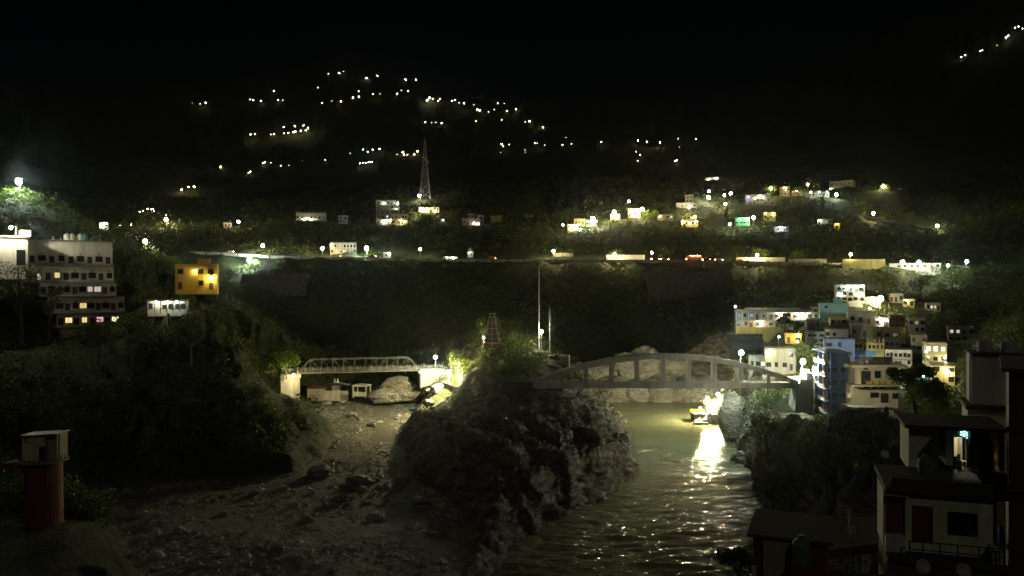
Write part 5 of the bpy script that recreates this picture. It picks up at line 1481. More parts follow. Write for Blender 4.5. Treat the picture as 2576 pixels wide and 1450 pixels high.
# ------------------------------------------------------------------ walls along the road and terraces
def wall(label, x0, x1, yt, yb, Y, mat=C_PALECONC, thick=.6, courses=1, step=0.0, y1off=0, name='retaining_wall'):
    a, b = P(x0, yb, Y), P(x1, yb+y1off, Y)
    r = thing(name, label, 'wall', ((a.x+b.x)/2, Y, a.z), 0); r['kind'] = 'thing'
    W = b.x-a.x; Ht = (yb-yt)/K*Y
    for k in range(courses):
        z0, z1 = Ht*k/courses, Ht*(k+1)/courses
        MB().box(-W/2+(k*53 % 7)*.05, W/2-(k*31 % 5)*.06, k*step, k*step+thick+step, z0-(3 if k == 0 else -.03), z1).build('course' if courses > 1 else 'wall_face', mat, r)
        if courses == 1: MB().box(-W/2-.1, W/2+.1, -.1, thick+.1, z1+.001, z1+.16).build('coping', mat, r)
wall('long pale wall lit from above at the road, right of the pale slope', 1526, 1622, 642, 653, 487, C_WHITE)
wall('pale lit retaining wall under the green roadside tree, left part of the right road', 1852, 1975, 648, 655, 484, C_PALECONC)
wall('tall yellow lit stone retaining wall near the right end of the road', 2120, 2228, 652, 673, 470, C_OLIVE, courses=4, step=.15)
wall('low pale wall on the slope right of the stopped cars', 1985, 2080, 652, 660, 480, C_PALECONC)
wall('added pale wall standing in for the lit slope at the road start by the small road lamp', 1392, 1442, 636, 656, 492, C_PALECONC, courses=3, step=.4)  # pale wall put in where the bare slope is lit
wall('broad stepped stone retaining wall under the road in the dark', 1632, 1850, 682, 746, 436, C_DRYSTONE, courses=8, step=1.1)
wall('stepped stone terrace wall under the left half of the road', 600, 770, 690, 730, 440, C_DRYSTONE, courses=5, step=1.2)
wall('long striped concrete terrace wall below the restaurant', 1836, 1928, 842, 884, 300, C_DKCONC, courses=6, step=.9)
wall('olive retaining wall right under the restaurant', 1852, 1964, 824, 841, 316, C_OLIVE)
wall('curved white terrace wall glowing under the white apartment house', 2136, 2172, 758, 786, 332, C_WHITE, courses=3, step=.5)
wall('stone retaining wall under the long white house with roof posts', 740, 822, 554, 569, 616, C_CONC, courses=3, step=.3)
wall('added olive wall standing in for a patch of lit slope right of the pinkish house', 1234, 1264, 542, 562, 622, C_OLIVE, courses=3, step=.3)  # wall made up in place of a lit patch of ground
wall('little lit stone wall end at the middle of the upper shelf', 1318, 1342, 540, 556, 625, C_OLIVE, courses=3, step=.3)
wall('white plastered wall lit beside the warm lamp above the town', 2178, 2216, 748, 757, 336, C_WHITE)
wall('dark masonry river wall below the bright bridge head', 1990, 2060, 1000, 1080, 236, C_CONC, courses=4, step=.3)
# footpath on the right hill
mb = MB(); prev = None
for x, y, Y in [(2180,543,672),(2215,550,664),(2260,558,656),(2310,572,646),(2340,577,642)]:
    c = P(x, y, Y); cur = [(c.x, c.y-2, c.z), (c.x, c.y+2, c.z+.3)]
    if prev: mb.hexa([(prev[0][0],prev[0][1],prev[0][2]-2),(cur[0][0],cur[0][1],cur[0][2]-2),(cur[1][0],cur[1][1],cur[1][2]-2),(prev[1][0],prev[1][1],prev[1][2]-2),prev[0],cur[0],cur[1],prev[1]])
    prev = cur
tag(mb.build('path', C_PALECONC), kind='structure')
# low parapet along the road edge, as one thing with its posts
def road_parapet():
    a = P(480, 652, 476.5); r = thing('parapet_wall', 'long low pale parapet along the outer edge of the road', 'wall', a, 0); r['kind'] = 'thing'
    for i, x in enumerate(range(480, 2440, 40)):
        p, q = P(x, road_y(x)+.5, 476.8), P(x+37, road_y(x+37)+.5, 476.8)
        MB().hexa([(p.x-a.x,-.2,p.z-a.z-1.2),(q.x-a.x,-.2,q.z-a.z-1.2),(q.x-a.x,.2,q.z-a.z-1.2),(p.x-a.x,.2,p.z-a.z-1.2),(p.x-a.x,-.2,p.z-a.z+.55),(q.x-a.x,-.2,q.z-a.z+.55),(q.x-a.x,.2,q.z-a.z+.55),(p.x-a.x,.2,p.z-a.z+.55)]).build('parapet_block', C_CONC, r)
road_parapet()

# ------------------------------------------------------------------ vehicles on the road
def vehicle(label, x, kind, paint, toward=1, head=True, tail=True, y=651.0, lights=None, Y=481):
    p = P(x, road_y(x), Y); p.z = P(x, road_y(x), 481).z+.355
    Lh = {'car': 2.05, 'truck': 3.6, 'van': 2.4, 'bus': 4.6}[kind]
    r = thing({'car':'car','truck':'truck','van':'van','bus':'bus'}[kind], label, kind, p, 0 if toward > 0 else math.pi)
    if kind == 'car':
        prof = [(-Lh,.35),(Lh,.35),(Lh,.75),(1.0,.95),(.55,1.45),(-1.2,1.48),(-1.75,1.0),(-Lh,.92)]
    elif kind == 'van':
        prof = [(-Lh,.35),(Lh,.35),(Lh,1.0),(1.7,1.15),(1.2,1.95),(-Lh,2.0)]
    else:
        prof = [(-Lh,.5),(Lh,.5),(Lh,2.6),(Lh-.4,2.85),(-Lh,2.85)]
    hw = .82 if kind == 'car' else 1.1
    vs = [(a, -hw, b) for a, b in prof]+[(a, hw, b) for a, b in prof]; N = len(prof)
    MB().add(vs, [tuple(range(N)), tuple(range(2*N-1, N-1, -1))]+[(i, N+i, N+(i+1) % N, (i+1) % N) for i in range(N)]).build('body', paint, r)
    zz = 1.0 if kind == 'car' else 1.3 if kind == 'van' else 1.7
    MB().box(-Lh*.6, Lh*.28, -hw-.01, -hw+.0, zz, zz+.38).build('side_window', C_GLASS, r)
    wm = shared(('wheel', kind), lambda: MB().tube([(0,-.12,0),(0,.12,0)], .33 if kind != 'bus' else .5, 12).mesh('wheel', C_TYRE))
    for sx in (-1, 1):
        for sy in (-1, 1): link('wheel', wm, r, (sx*Lh*.64, sy*(hw-.02), .33))
    for sy in (-1, 1):
        if head: bulb(r, (Lh+.12, sy*(hw-.25), .72), 30, .13, WARM).name = 'headlight'
        if tail: bulb(r, (-Lh-.12, sy*(hw-.2), .85), 14, .12, REDL).name = 'tail_light'
    if lights:
        for k in range(5): bulb(r, (Lh*.7-k*Lh*.32, -hw-.15, 2.95), 26, .13, lights[k % len(lights)]).name = 'marker_light'
vehicle('maroon car with red tail lights, leftmost of the stopped cars', 1648, 'car', C_CARR, -1)
vehicle('silver car with its headlights on behind the maroon car', 1672, 'car', C_CARS, 1)
vehicle('bus with a row of red and white roof lights among the stopped cars', 1746, 'bus', C_TRUCK, 1, lights=[REDL, (1,.8,.8), REDL, (1,.8,.8), REDL])
vehicle('orange lit car following right behind the bus with roof lights', 1776, 'car', C_CARR, -1)
vehicle('white car with bright headlights right of the bus queue', 1808, 'car', C_CARW, 1)
vehicle('van with teal tinted sides parked near the low pale wall', 1885, 'van', C_TEAL, 1, head=False, tail=True)
vehicle('lone vehicle with two orange lights near the dark middle of the road', 1236, 'van', C_TRUCK, -1, head=False)
vehicle('white van parked before the colonnaded roadside building', 868, 'van', C_CARW, 1, head=False)
vehicle('maroon car parked beside the bright roadside lamp', 936, 'car', C_CARR, -1, head=False)
vehicle('silver car parked at the left end of the road', 578, 'car', C_CARS, -1, head=False)
# ------------------------------------------------------------------ big hotel on the left bank
def left_hotel():
    Y = 228.0
    s_ = Y/K
    yaw = R(38)
    o = P(65, 820, Y)
    c, sn = math.cos(yaw), math.sin(yaw)
    def sx(x):                      # along the front, from a place seen in the photograph
        t = (x-1288)/K
        return (t*o.y - o.x)/(c - t*sn)
    def zz(y, x): return -(y-724.6)/K*(o.y+sx(x)*sn) - o.z
    r = thing('hotel', 'big grey hotel with six balcony floors stepping down the left bank', 'hotel', o, yaw)
    floors = [(606, 669, 68, 283), (669, 711, 62, 285), (711, 746, 98, 290), (746, 787, 118, 310), (787, 822, 140, 332), (822, 870, 150, 330)]
    lit = {(1,1):(WHITE,.6,'door'),(1,3):(YELL,.9,'window'),(2,6):((1,.8,.62),0.6,'window'),(2,7):((1,.82,.7),.6,'window'),(3,4):(YELL,.8,'window'),(4,1):(YELL,1.1,'window'),(4,3):(YELL,1.0,'window'),(4,5):((1,.62,.72),.9,'window'),(4,7):(WARM,1.6,'window')}
    dep = [10, 10, 10, 10, 10, 10]
    for f, (yt, yb, x0, x1) in enumerate(floors):
        xa, xb = sx(x0), sx(x1); xm = (x0+x1)/2
        zt, zb = zz(yt, xm), zz(yb, xm)
        if f == 0: zb = zz(669, xm)
        y0 = -.45*f
        MB().box(xa, xb, y0, 10, zb+(.002 if f < 5 else -3), zt).build('wall', C_HOTEL, r)
        MB().box(xa-.4, xb+1.0, y0-1.1, y0-.003, zb-.12, zb+.10).build('balcony_slab', C_DKCONC, r)
        m = MB(); m.box(xa, xb, y0-1.05, y0-.97, zb+.101, zb+.8)
        m.build('balcony_parapet', C_GREY, r)
        n = 9 if f in (0,) else 10
        fhh = zt-zb
        for k in range(n):
            cx = xa+(xb-xa)*(k+.5)/n
            q = lit.get((f, k))
            if (k % 2 == 0 and not (q and q[2] == 'window')) or (q and q[2] == 'door'):
                d_ = link('door', door_mesh(1.1, 2.6, C_DARK), r, (cx, y0, zb+.12))
                if q: link('pane', pane_mesh(.8, 2.2, glow(q[0], q[1])), d_, (0, -.06, .15))
            else:
                w_ = link('window', window_mesh(1.75 if k % 3 else 1.3, 1.5), r, (cx, y0, zb+1.4))
                link('pane', pane_mesh(1.75 if k % 3 else 1.3, 1.5, glow(q[0], q[1]) if q else C_GLASS), w_)
                if q:
                    MB().box(-.40, -.36, -.06, -.031, 0, 1.5).box(.36, .40, -.06, -.031, 0, 1.5).build('grille', C_DARK, w_)
            if k % 2: 
                vm = shared('vent', lambda: MB().box(-.28, .28, -.06, .0, 0, .28).box(-.36, .36, -.16, 0, .28, .34).mesh('vent', C_DARK))
                link('vent', vm, r, (cx, y0, min(zt-.48, zb+3.25)))
    # parapet stubs and stair head on the roof
    zt = zz(606, 170)
    MB().box(sx(66)-.2, sx(288), -.6, 10.2, zt+.001, zt+.2).build('roof', C_CONC, r)
    st = shared('stub', lambda: MB().box(-.12, .12, -.12, .12, 0, .8).mesh('parapet_stub', C_PALECONC))
    for k in range(12): link('parapet_stub', st, r, (sx(72)+k*(sx(286)-sx(72))/11, -.3, zt+.201))
    MB().hexa([(sx(228),1,zt+.201),(sx(256),1,zt+.201),(sx(256),5,zt+.201),(sx(228),5,zt+.201),(sx(240),1,zt+1.9),(sx(256),1,zt+2.3),(sx(256),5,zt+2.3),(sx(240),5,zt+1.9)]).build('stair_head', C_GREY, r)
    # plain wing at the left end
    MB().box(sx(-60), sx(64), -4.5, 8, zz(680,0)-2.5, zz(598,0)).build('wing_wall', C_WHITE, r)
    MB().box(sx(-60), sx(66), -4.8, 8.3, zz(598,0)+.001, zz(594,0)).build('wing_roof', C_CONC, r)
    MB().hexa([(sx(36),-4.56,zz(668,40)),(sx(58),-4.56,zz(668,40)),(sx(58),-4.502,zz(668,40)),(sx(36),-4.502,zz(668,40)),(sx(36),-4.56,zz(630,40)),(sx(58),-4.56,zz(630,40)),(sx(58),-4.502,zz(630,40)),(sx(36),-4.502,zz(630,40))]).build('opening', C_GLASS, r)
    MB().box(sx(50), sx(74), -3, 3, zz(594,0)+.002, zz(578,0)).build('stair_head', C_WHITE, r)
    # roof tanks: things of their own
    for k, (x, mat, lab) in enumerate([(170, C_TANKW, 'leftmost white water tank on the big hotel roof'), (182, C_TANKW, 'second white water tank from the left on the big hotel roof'), (203, C_TANKW, 'third white water tank on the big hotel roof, beside the teal one'), (213, C_TANKT, 'teal water tank on the big hotel roof')]):
        lx = sx(x); ly = .5
        water_tank(lab, (o.x+lx*c-ly*sn, o.y+lx*sn+ly*c, o.z+zt+.202), 1.0, 2.0, mat, 'tanks on the big hotel roof')
    t = (27-1288)/K; bx, by = o.x+5.9*sn, o.y-5.9*c
    s27 = (t*by-bx)/(c-t*sn); p = Vector((bx+s27*c, by+s27*sn, 0)); p.z = -(573-724.6)/K*p.y
    lw = o.z+zz(594,0)
    root = thing('floodlight', 'star bright floodlight on the roof of the plain wing of the big hotel', 'floodlight', (p.x, p.y+2.2, lw), 0)
    MB().tube([(0,0,0),(0,0,p.z-lw+.5)], .06, 8).tube([(0,0,p.z-lw+.45),(0,-2.2,p.z-lw+.6)], .04, 6).build('pole', C_PAINTST, root)
    MB().lathe([(.3, 0), (.34, .05), (.1, .2)], (0, -2.2, p.z-lw+.4), 12).build('lamp_hood', C_PAINTST, root)
    bulb(root, (0, -2.2, p.z-lw), 1300, .34, WHITE)
left_hotel()

# ------------------------------------------------------------------ cream riverside house
def cream_house():
    Y = 219.0; s_ = Y/K; yaw = R(4)
    o = P(2140, 1016, Y)
    r = thing('house', 'cream two storey house with a yellow panelled balcony and a railed roof terrace', 'house', o, yaw)
    W = (2262-2138)*s_
    def z(y): return (1016-y)*s_
    def x(v): return (v-2140)*s_
    MB().box(0, W, 0, 9, -4, z(969)).build('wall', C_CREAM, r)
    MB().box(x(2166), W, .0, 9, z(969)+.002, z(925)).build('wall', C_CREAM, r)
    MB().box(0, x(2166)-.003, 3.2, 9, z(969)+.002, z(925)).build('wall', C_BEIGE, r)
    MB().box(-.5, W+1.6, -1.6, 9, z(925)+.001, z(917)).build('roof', C_CREAM, r)
    MB().box(-.2, W+1.5, -1.9, -.003, z(971), z(968)).build('balcony_slab', C_CREAM, r)
    MB().hexa([(-.2,-1.9,z(968)+.002),(x(2164),-1.9,z(968)+.002),(x(2160),3,z(968)+.002),(-.2,3,z(968)+.002),(-.2,-1.9,z(967)),(x(2164),-1.9,z(967)),(x(2160),3,z(967)),(-.2,3,z(967))]).build('balcony_floor', C_PALECONC, r)
    xs = [x(v) for v in (2170, 2188, 2204, 2220, 2236, 2252)]+[W+1.2]
    for k in range(6):
        MB().box(xs[k]+.05, xs[k+1]-.05, -1.74, -1.68, z(966), z(958)).build('balcony_panel', C_RAILY if k % 2 else C_YELLOW, r)
    pm = MB().box(-.05, .05, -1.78, -1.66, z(968)+.003, z(955)).mesh('rail_post', C_STEEL)
    for v in xs: link('rail_post', pm, r, (v, -.1, 0))
    MB().box(x(2164), W+1.2, -1.90, -1.84, z(955), z(954)).build('rail', C_STEEL, r)
    # roof terrace railing, back parapet and tanks
    pm = MB().box(-.06, .06, -.06, .06, 0, 1.15).mesh('rail_post', C_STEEL)
    for k in range(8): link('rail_post', pm, r, (.1+(W+1.2)*k/7, -1.3, z(917)+.002))
    for zz in (.55, 1.12): MB().box(.1, W+1.3, -1.42, -1.37, z(917)+zz, z(917)+zz+.06).build('rail', C_STEEL, r)
    MB().box(x(2188), W+1.5, 5.5, 5.8, z(917)+.002, z(917)+1.5).build('back_parapet', C_OLIVE, r)
    MB().box(x(2136), x(2158), 4, 8, z(917)+.003, z(900)).build('stair_head', C_BEIGE, r)
    for k, (v, lab) in enumerate([(2172, 'left one of two pale round tanks on the cream house terrace'), (2190, 'right one of two pale round tanks on the cream house terrace')]):
        c, sn = math.cos(yaw), math.sin(yaw); lx, ly = x(v), 1.0
        water_tank(lab, (o.x+lx*c-ly*sn, o.y+lx*sn+ly*c, o.z+z(917)+.002), .62, 1.3, C_TANKW)
    d = link('door', door_mesh(2.4, 3.6, C_DARK), r, (x(2179), 0, z(967)))
    for (v, y, w, h) in [(2210, 951, 1.5, 1.8), (2179, 930, 1.2, .8)]:
        q = link('window', window_mesh(w, h), r, (x(v), 0, z(y))); link('pane', pane_mesh(w, h, C_GLASS), q)
    link('door', door_mesh(1.9, 2.5, C_DARK), r, (x(2228), 0, z(1014)))
    for (v, y, w, h) in [(2202, 1000, 2.2, 1.2), (2257, 1003, 1.6, 1.3), (2180, 977, 1.4, .6), (2203, 978, 1.4, .6), (2221, 979, 1.4, .6)]:
        q = link('window', window_mesh(w, h), r, (x(v), 0, z(y))); link('pane', pane_mesh(w, h, C_GLASS), q)
    # lower block
    p = P(2142, 1062, 214)
    t = thing('house', 'low block with a pinkish end wall and flat grey roof under the cream house', 'house', p, R(2))
    W2 = (2245-2142)/K*214; h2 = (1062-1024)/K*214
    MB().box(0, W2*.58, 0, 7, -4, h2).build('wall', C_BROWN, t)
    MB().box(W2*.58+.002, W2, -1.2, 7, -4, h2).build('wall', C_PINK, t)
    MB().box(-.3, W2+.3, -1.5, 4.8, h2+.001, h2+.22).build('roof', C_PALECONC, t)
    for k in range(3): link('door', door_mesh(.9, 2.2, C_DARK), t, (W2*.33+k*1.1, 0, .2))
    link('window', window_mesh(1.0, .9), t, (W2*.12, 0, 1.6))
cream_house()

# ------------------------------------------------------------------ blue balcony house by the bridge head
def blue_house():
    o = P(2060, 1028, 233); yaw = R(-95)
    r = thing('blue_house', 'tall blue house with four floors of white lit balconies beside the bridge head', 'house', o, yaw)
    z0, z1 = 0, (1028-878)/K*231
    W, D = 11.0, 4.6
    MB().box(0, W, .15, D, -6, z1).build('wall', C_BLUE_SHADE, r)  # shade of the unlit side put into the colour; facade keeps the blue
    MB().box(.02, W-.02, 0, .148, -5.9, z1-.02).build('facade', C_BLUE, r)
    MB().box(-.6, W+.4, -1.7, D+.3, z1+.001, z1+.25).build('roof', C_DKBLUE, r)
    fh = z1/5
    for f in range(5):
        z = f*fh+.2
        MB().box(-.1, W, -1.6, -.003, z-.15, z).build('balcony_slab', C_BLUE, r)
        railing(MB(), 0, W, -1.5, z, 1.0, 1.2, 4, .07).build('balcony_railing', C_RAILW, r)
        for k in range(4):
            x = 1.3+k*2.9
            if k % 2 == 0:
                link('door', door_mesh(1.0, 2.1, C_BLUE if f % 2 else C_TEAL), r, (x, 0, z+.05))
            else:
                q = link('window', window_mesh(1.2, 1.3), r, (x, 0, z+.9)); link('pane', pane_mesh(1.2, 1.3, C_GLASS), q)
        for k in range(2):
            MB().box(4.2+k*4.3, 4.4+k*4.3, -1.35, -.004, z+.001, z+fh-.16).build('balcony_divider', C_WHITE if k else C_BLUE, r)
        if f in (1, 2, 3): 
            lp = MB().box(-.15, .15, -.9, -.5, .1, .14).build('wall_lamp', C_DARK, r, (1.2, 0, z+fh-.36)); bulb(lp, (0, -.7, 0), 16, .11, COOL)
    for f in range(4):
        for k in range(2):
            q = link('window', window_mesh(1.1, 1.2), r, (W, 1.1+k*2.2, f*fh+1.4)); q.rotation_euler = (0, 0, R(90)); link('pane', pane_mesh(1.1, 1.2, C_GLASS), q)
    railing(MB(), 0, W, -1.2, z1+.25, 1.0, 1.2, 3, .07).build('roof_railing', C_RAILW, r)
blue_house()

# ------------------------------------------------------------------ near houses, lower right
def near_house():
    yaw = R(-19); c, sn = math.cos(yaw), math.sin(yaw)
    o = P(2286, 1171, 50.5)
    r = thing('terrace_house', 'near flat roofed house with one glaring doorway and rows of lit wall holes', 'house', o, yaw)
    def sx(x, b=(0, 0)):
        t = (x-1288)/K; X0, Y0 = o.x+b[0], o.y+b[1]
        return (t*Y0 - X0)/(c - t*sn)
    def zz(y, s, b=(0, 0)): return -(y-724.6)/K*(o.y+b[1]+s*sn) - o.z
    h = zz(1073, 0)
    x1, x2, x3, d0, d1, x4, x5, x6 = [sx(v) for v in (2361, 2386, 2400, 2407, 2429, 2441, 2486, 2513)]
    dh = zz(1106, d0)
    D = 4.2
    MB().box(0, x1, 0, D, -.3, h).build('wall', C_NEARW, r)
    MB().box(x2, d0, .9, 1.1, 0, h).box(d1, x4, .9, 1.1, 0, h).box(d0, d1, .9, 1.1, dh, h).build('wall', C_TEAL, r)
    MB().box(x4, x5, .0, .25, 0, h).box(x6, x6+.3, 0, D, 0, h).box(x4, x4+.15, .25, D, 0, h).build('wall', C_GREY, r)
    MB().box(x1, x6, D-.2, D-.002, 0, h).box(x2-.0, x2+.12, 1.1, D-.2, 0, h).box(x5, x6, D-1.2, D-1.0, 0, h).build('inner_wall', C_CREAM, r)
    MB().box(-.3, x6+.4, -.7, D+.3, h+.001, h+.22).build('roof', C_ROOFD, r)
    MB().box(d0-.07, d0, .84, 1.12, 0, dh+.07).box(d1, d1+.07, .84, 1.12, 0, dh+.07).box(d0-.001, d1+.001, .84, .898, dh, dh+.07).build('door_frame', C_DARK, r)
    dl = MB().box(0, .05, -.78, 0, 0, dh).build('door_leaf', C_DARK, r, (d1+.072, .83, .01))
    # lit room behind the doorway
    lamp = MB().box(-.12, .12, -.12, .12, .1, .14).build('ceiling_lamp', C_DARK, r, ((d0+d1)/2, 2.3, h-.15))
    bulb(lamp, (0, 0, 0), 20.0, .10, (1.0, .92, .66))
    hx = shared('hole', lambda: MB().box(-.055, .055, -.03, -.004, -.028, .028).mesh('wall_hole', glow(TEAL, 5.0)))
    for (u, v) in [(1178,465),(1220,452),(1266,472),(1178,500),(1222,487),(1266,508),(1128,536),(1180,537),(1218,521),(1268,544),(1316,546)]:
        X = 3500+u/3.624; Yp = 1600+v/3.624
        s = sx(X*.6289, (0, .9)); link('wall_hole', hx, r, (s, .9, zz(Yp*.6289, s, (0, .9))))
    w_ = link('window', arch_mesh(.7, 1.9, C_PALECONC, 'door_frame'), r, ((x4+x5)/2+.35, 0, .02)); link('door_panel', arch_pane(.7, 1.9, C_PALECONC), w_)
    # terrace and lower storey
    f0 = P(2277, 1242, 45.2); b = (f0.x-o.x, f0.y-o.y)
    fy = -b[0]*sn + b[1]*c; fx = b[0]*c + b[1]*sn             # front edge in the house's own axes
    def fsx(x): return sx(x, b)+fx
    MB().box(fsx(2225), x6+.25, fy-.4, -.301, -.32, 0).build('terrace_slab', C_ROOFD, r)
    MB().box(fsx(2240), fsx(2500), fy-.15, fy, .002, .45).build('terrace_parapet', C_ROOFD, r)
    def fz(y): return -(y-724.6)/K*45.0 - o.z
    zb = fz(1388)
    MB().box(fsx(2277), fsx(2508), fy, fy+3.5, zb, -.322).build('lower_wall', C_NEARW, r)
    MB().box(fsx(2223), fsx(2277)-.002, fy+.25, fy+3.5, zb, -.322).build('side_wall', C_WHITE, r)
    MB().box(fsx(2222), fsx(2284), fy-.45, fy-.002, fz(1249), fz(1246)).build('canopy', C_CONC, r)
    link('door', door_mesh(.85, 1.95, C_REDDOOR), r, (fsx(2257), fy+.25, zb+.9))
    link('door', door_mesh(.85, 1.95, C_REDDOOR), r, (fsx(2321), fy, zb+.55))
    q = link('window', window_mesh(1.25, 1.0), r, (fsx(2422), fy, fz(1329))); link('pane', pane_mesh(1.25, 1.0, C_GLASS), q)
    for k in (-1, 0, 1): MB().box(k*.3-.02, k*.3+.02, -.08, -.05, 0, 1.0).build('window_bar', C_DARK, q)
    MB().box(fsx(2225), fsx(2275), fy-.5, fy+.2, zb, zb+.85).build('step_block', C_WHITE, r)
    MB().box(fsx(2486), fsx(2512), fy-1.0, fy-.002, zb, zb+.8).build('step_block', C_PALECONC, r)
    MB().box(fsx(2225), fsx(2522), fy-1.4, fy+3, zb-.3, zb-.002).build('balcony_floor', C_ROOFD, r)
    MB().box(fsx(2225), fsx(2522), fy-1.2, fy+3.2, zb-4, zb-.302).build('base_wall', C_BROWN, r)
    for x in (2280, 2312, 2355, 2397, 2450, 2500):
        MB().box(-.035, .035, -.035, .035, 0, .95).build('rail_post', C_RAILG, r, (fsx(x), fy-1.3, zb))
    for zr in (.48, .92): MB().box(fsx(2280), fsx(2508), fy-1.33, fy-1.27, zb+zr, zb+zr+.05).build('rail', C_RAILG, r)
    def W(lx, ly, lz): return (o.x+lx*c-ly*sn, o.y+lx*sn+ly*c, o.z+lz)
    water_tank('dull green water tank on the near terrace left of the glaring doorway', W(sx(2300)+.3, -2.2, .0), .42, 1.05, C_TANKG)
    # red cloth hanging on a line
    cl = MB()
    for k in range(6):
        cl.add([(.06*k, .02*math.sin(k*1.7), 0), (.06*(k+1), .02*math.sin((k+1)*1.7), 0), (.06*(k+1), .03*math.sin((k+1)*1.7+.5), .55-.05*k), (.06*k, .03*math.sin(k*1.7+.5), .6-.05*k)], [(0,1,2,3)])
        cl.add([(.06*k, .012+.02*math.sin(k*1.7), 0), (.06*(k+1), .012+.02*math.sin((k+1)*1.7), 0), (.06*(k+1), .012+.03*math.sin((k+1)*1.7+.5), .55-.05*k), (.06*k, .012+.03*math.sin(k*1.7+.5), .6-.05*k)], [(3,2,1,0)])
    co = cl.build('cloth', surf('red_cloth', (.55, .04, .02), .9, .2), None, W(sx(2468), -.5, .55))
    tag(co, 'red cloth hanging beside the pale arched door of the near house', 'cloth')
    ol = thing('oil_lamp', 'tiny orange flame lamp in the dark doorway right of the red cloth', 'lamp', W(sx(2502), 1.0, zz(1137, 0, (0,1))), 0)
    MB().lathe([(.05, -.12), (.09, -.06), (.04, 0)], n=10).build('lamp_bowl', C_RUST, ol)
    MB().lathe([(.01, .0), (.045, .05), (.03, .11), (.005, .18)], n=10).build('flame', glow(ORNG, 9.0), ol)
    ch = thing('chair', 'small white plastic chair standing in the light of the glaring doorway', 'chair', W((d0+d1)/2+.1, .2, .0), R(40))
    for x in (-.2, .2):
        for y in (-.2, .2): MB().bar((x*1.1, y*1.1, 0), (x, y, .42), .05).build('leg', C_WHITE, ch)
    MB().box(-.24, .24, -.24, .24, .421, .46).build('seat', C_WHITE, ch); MB().box(-.24, .24, .20, .24, .461, .85).build('backrest', C_WHITE, ch)
    return o, W, r
near_house()

def dish(label, x, y, Y, rad, base, rz=0.0, tilt=70, group='satellite dishes on the near roofs'):
    p = P(x, y, Y)
    r = thing('satellite_dish', label, 'satellite dish', (p.x, p.y, base), rz, group)
    h = p.z-base
    MB().tube([(0,.1,0),(0,.1,h)], .035, 8).build('mount_pole', C_RUST, r)
    d = MB().lathe([(.02, .001), (rad*.5, rad*.07), (rad*.8, rad*.18), (rad, rad*.29), (rad*.99, rad*.32), (rad*.78, rad*.21), (rad*.45, rad*.09), (.02, .02)], n=28).build('reflector', C_DISH, r, (0, 0, h), smooth=True)
    d.rotation_euler = (R(tilt), 0, 0)
    MB().bar((0, -.02, h-rad*.8), (0, -rad*.9, h-.1), .03).build('feed_arm', C_RUST, r)

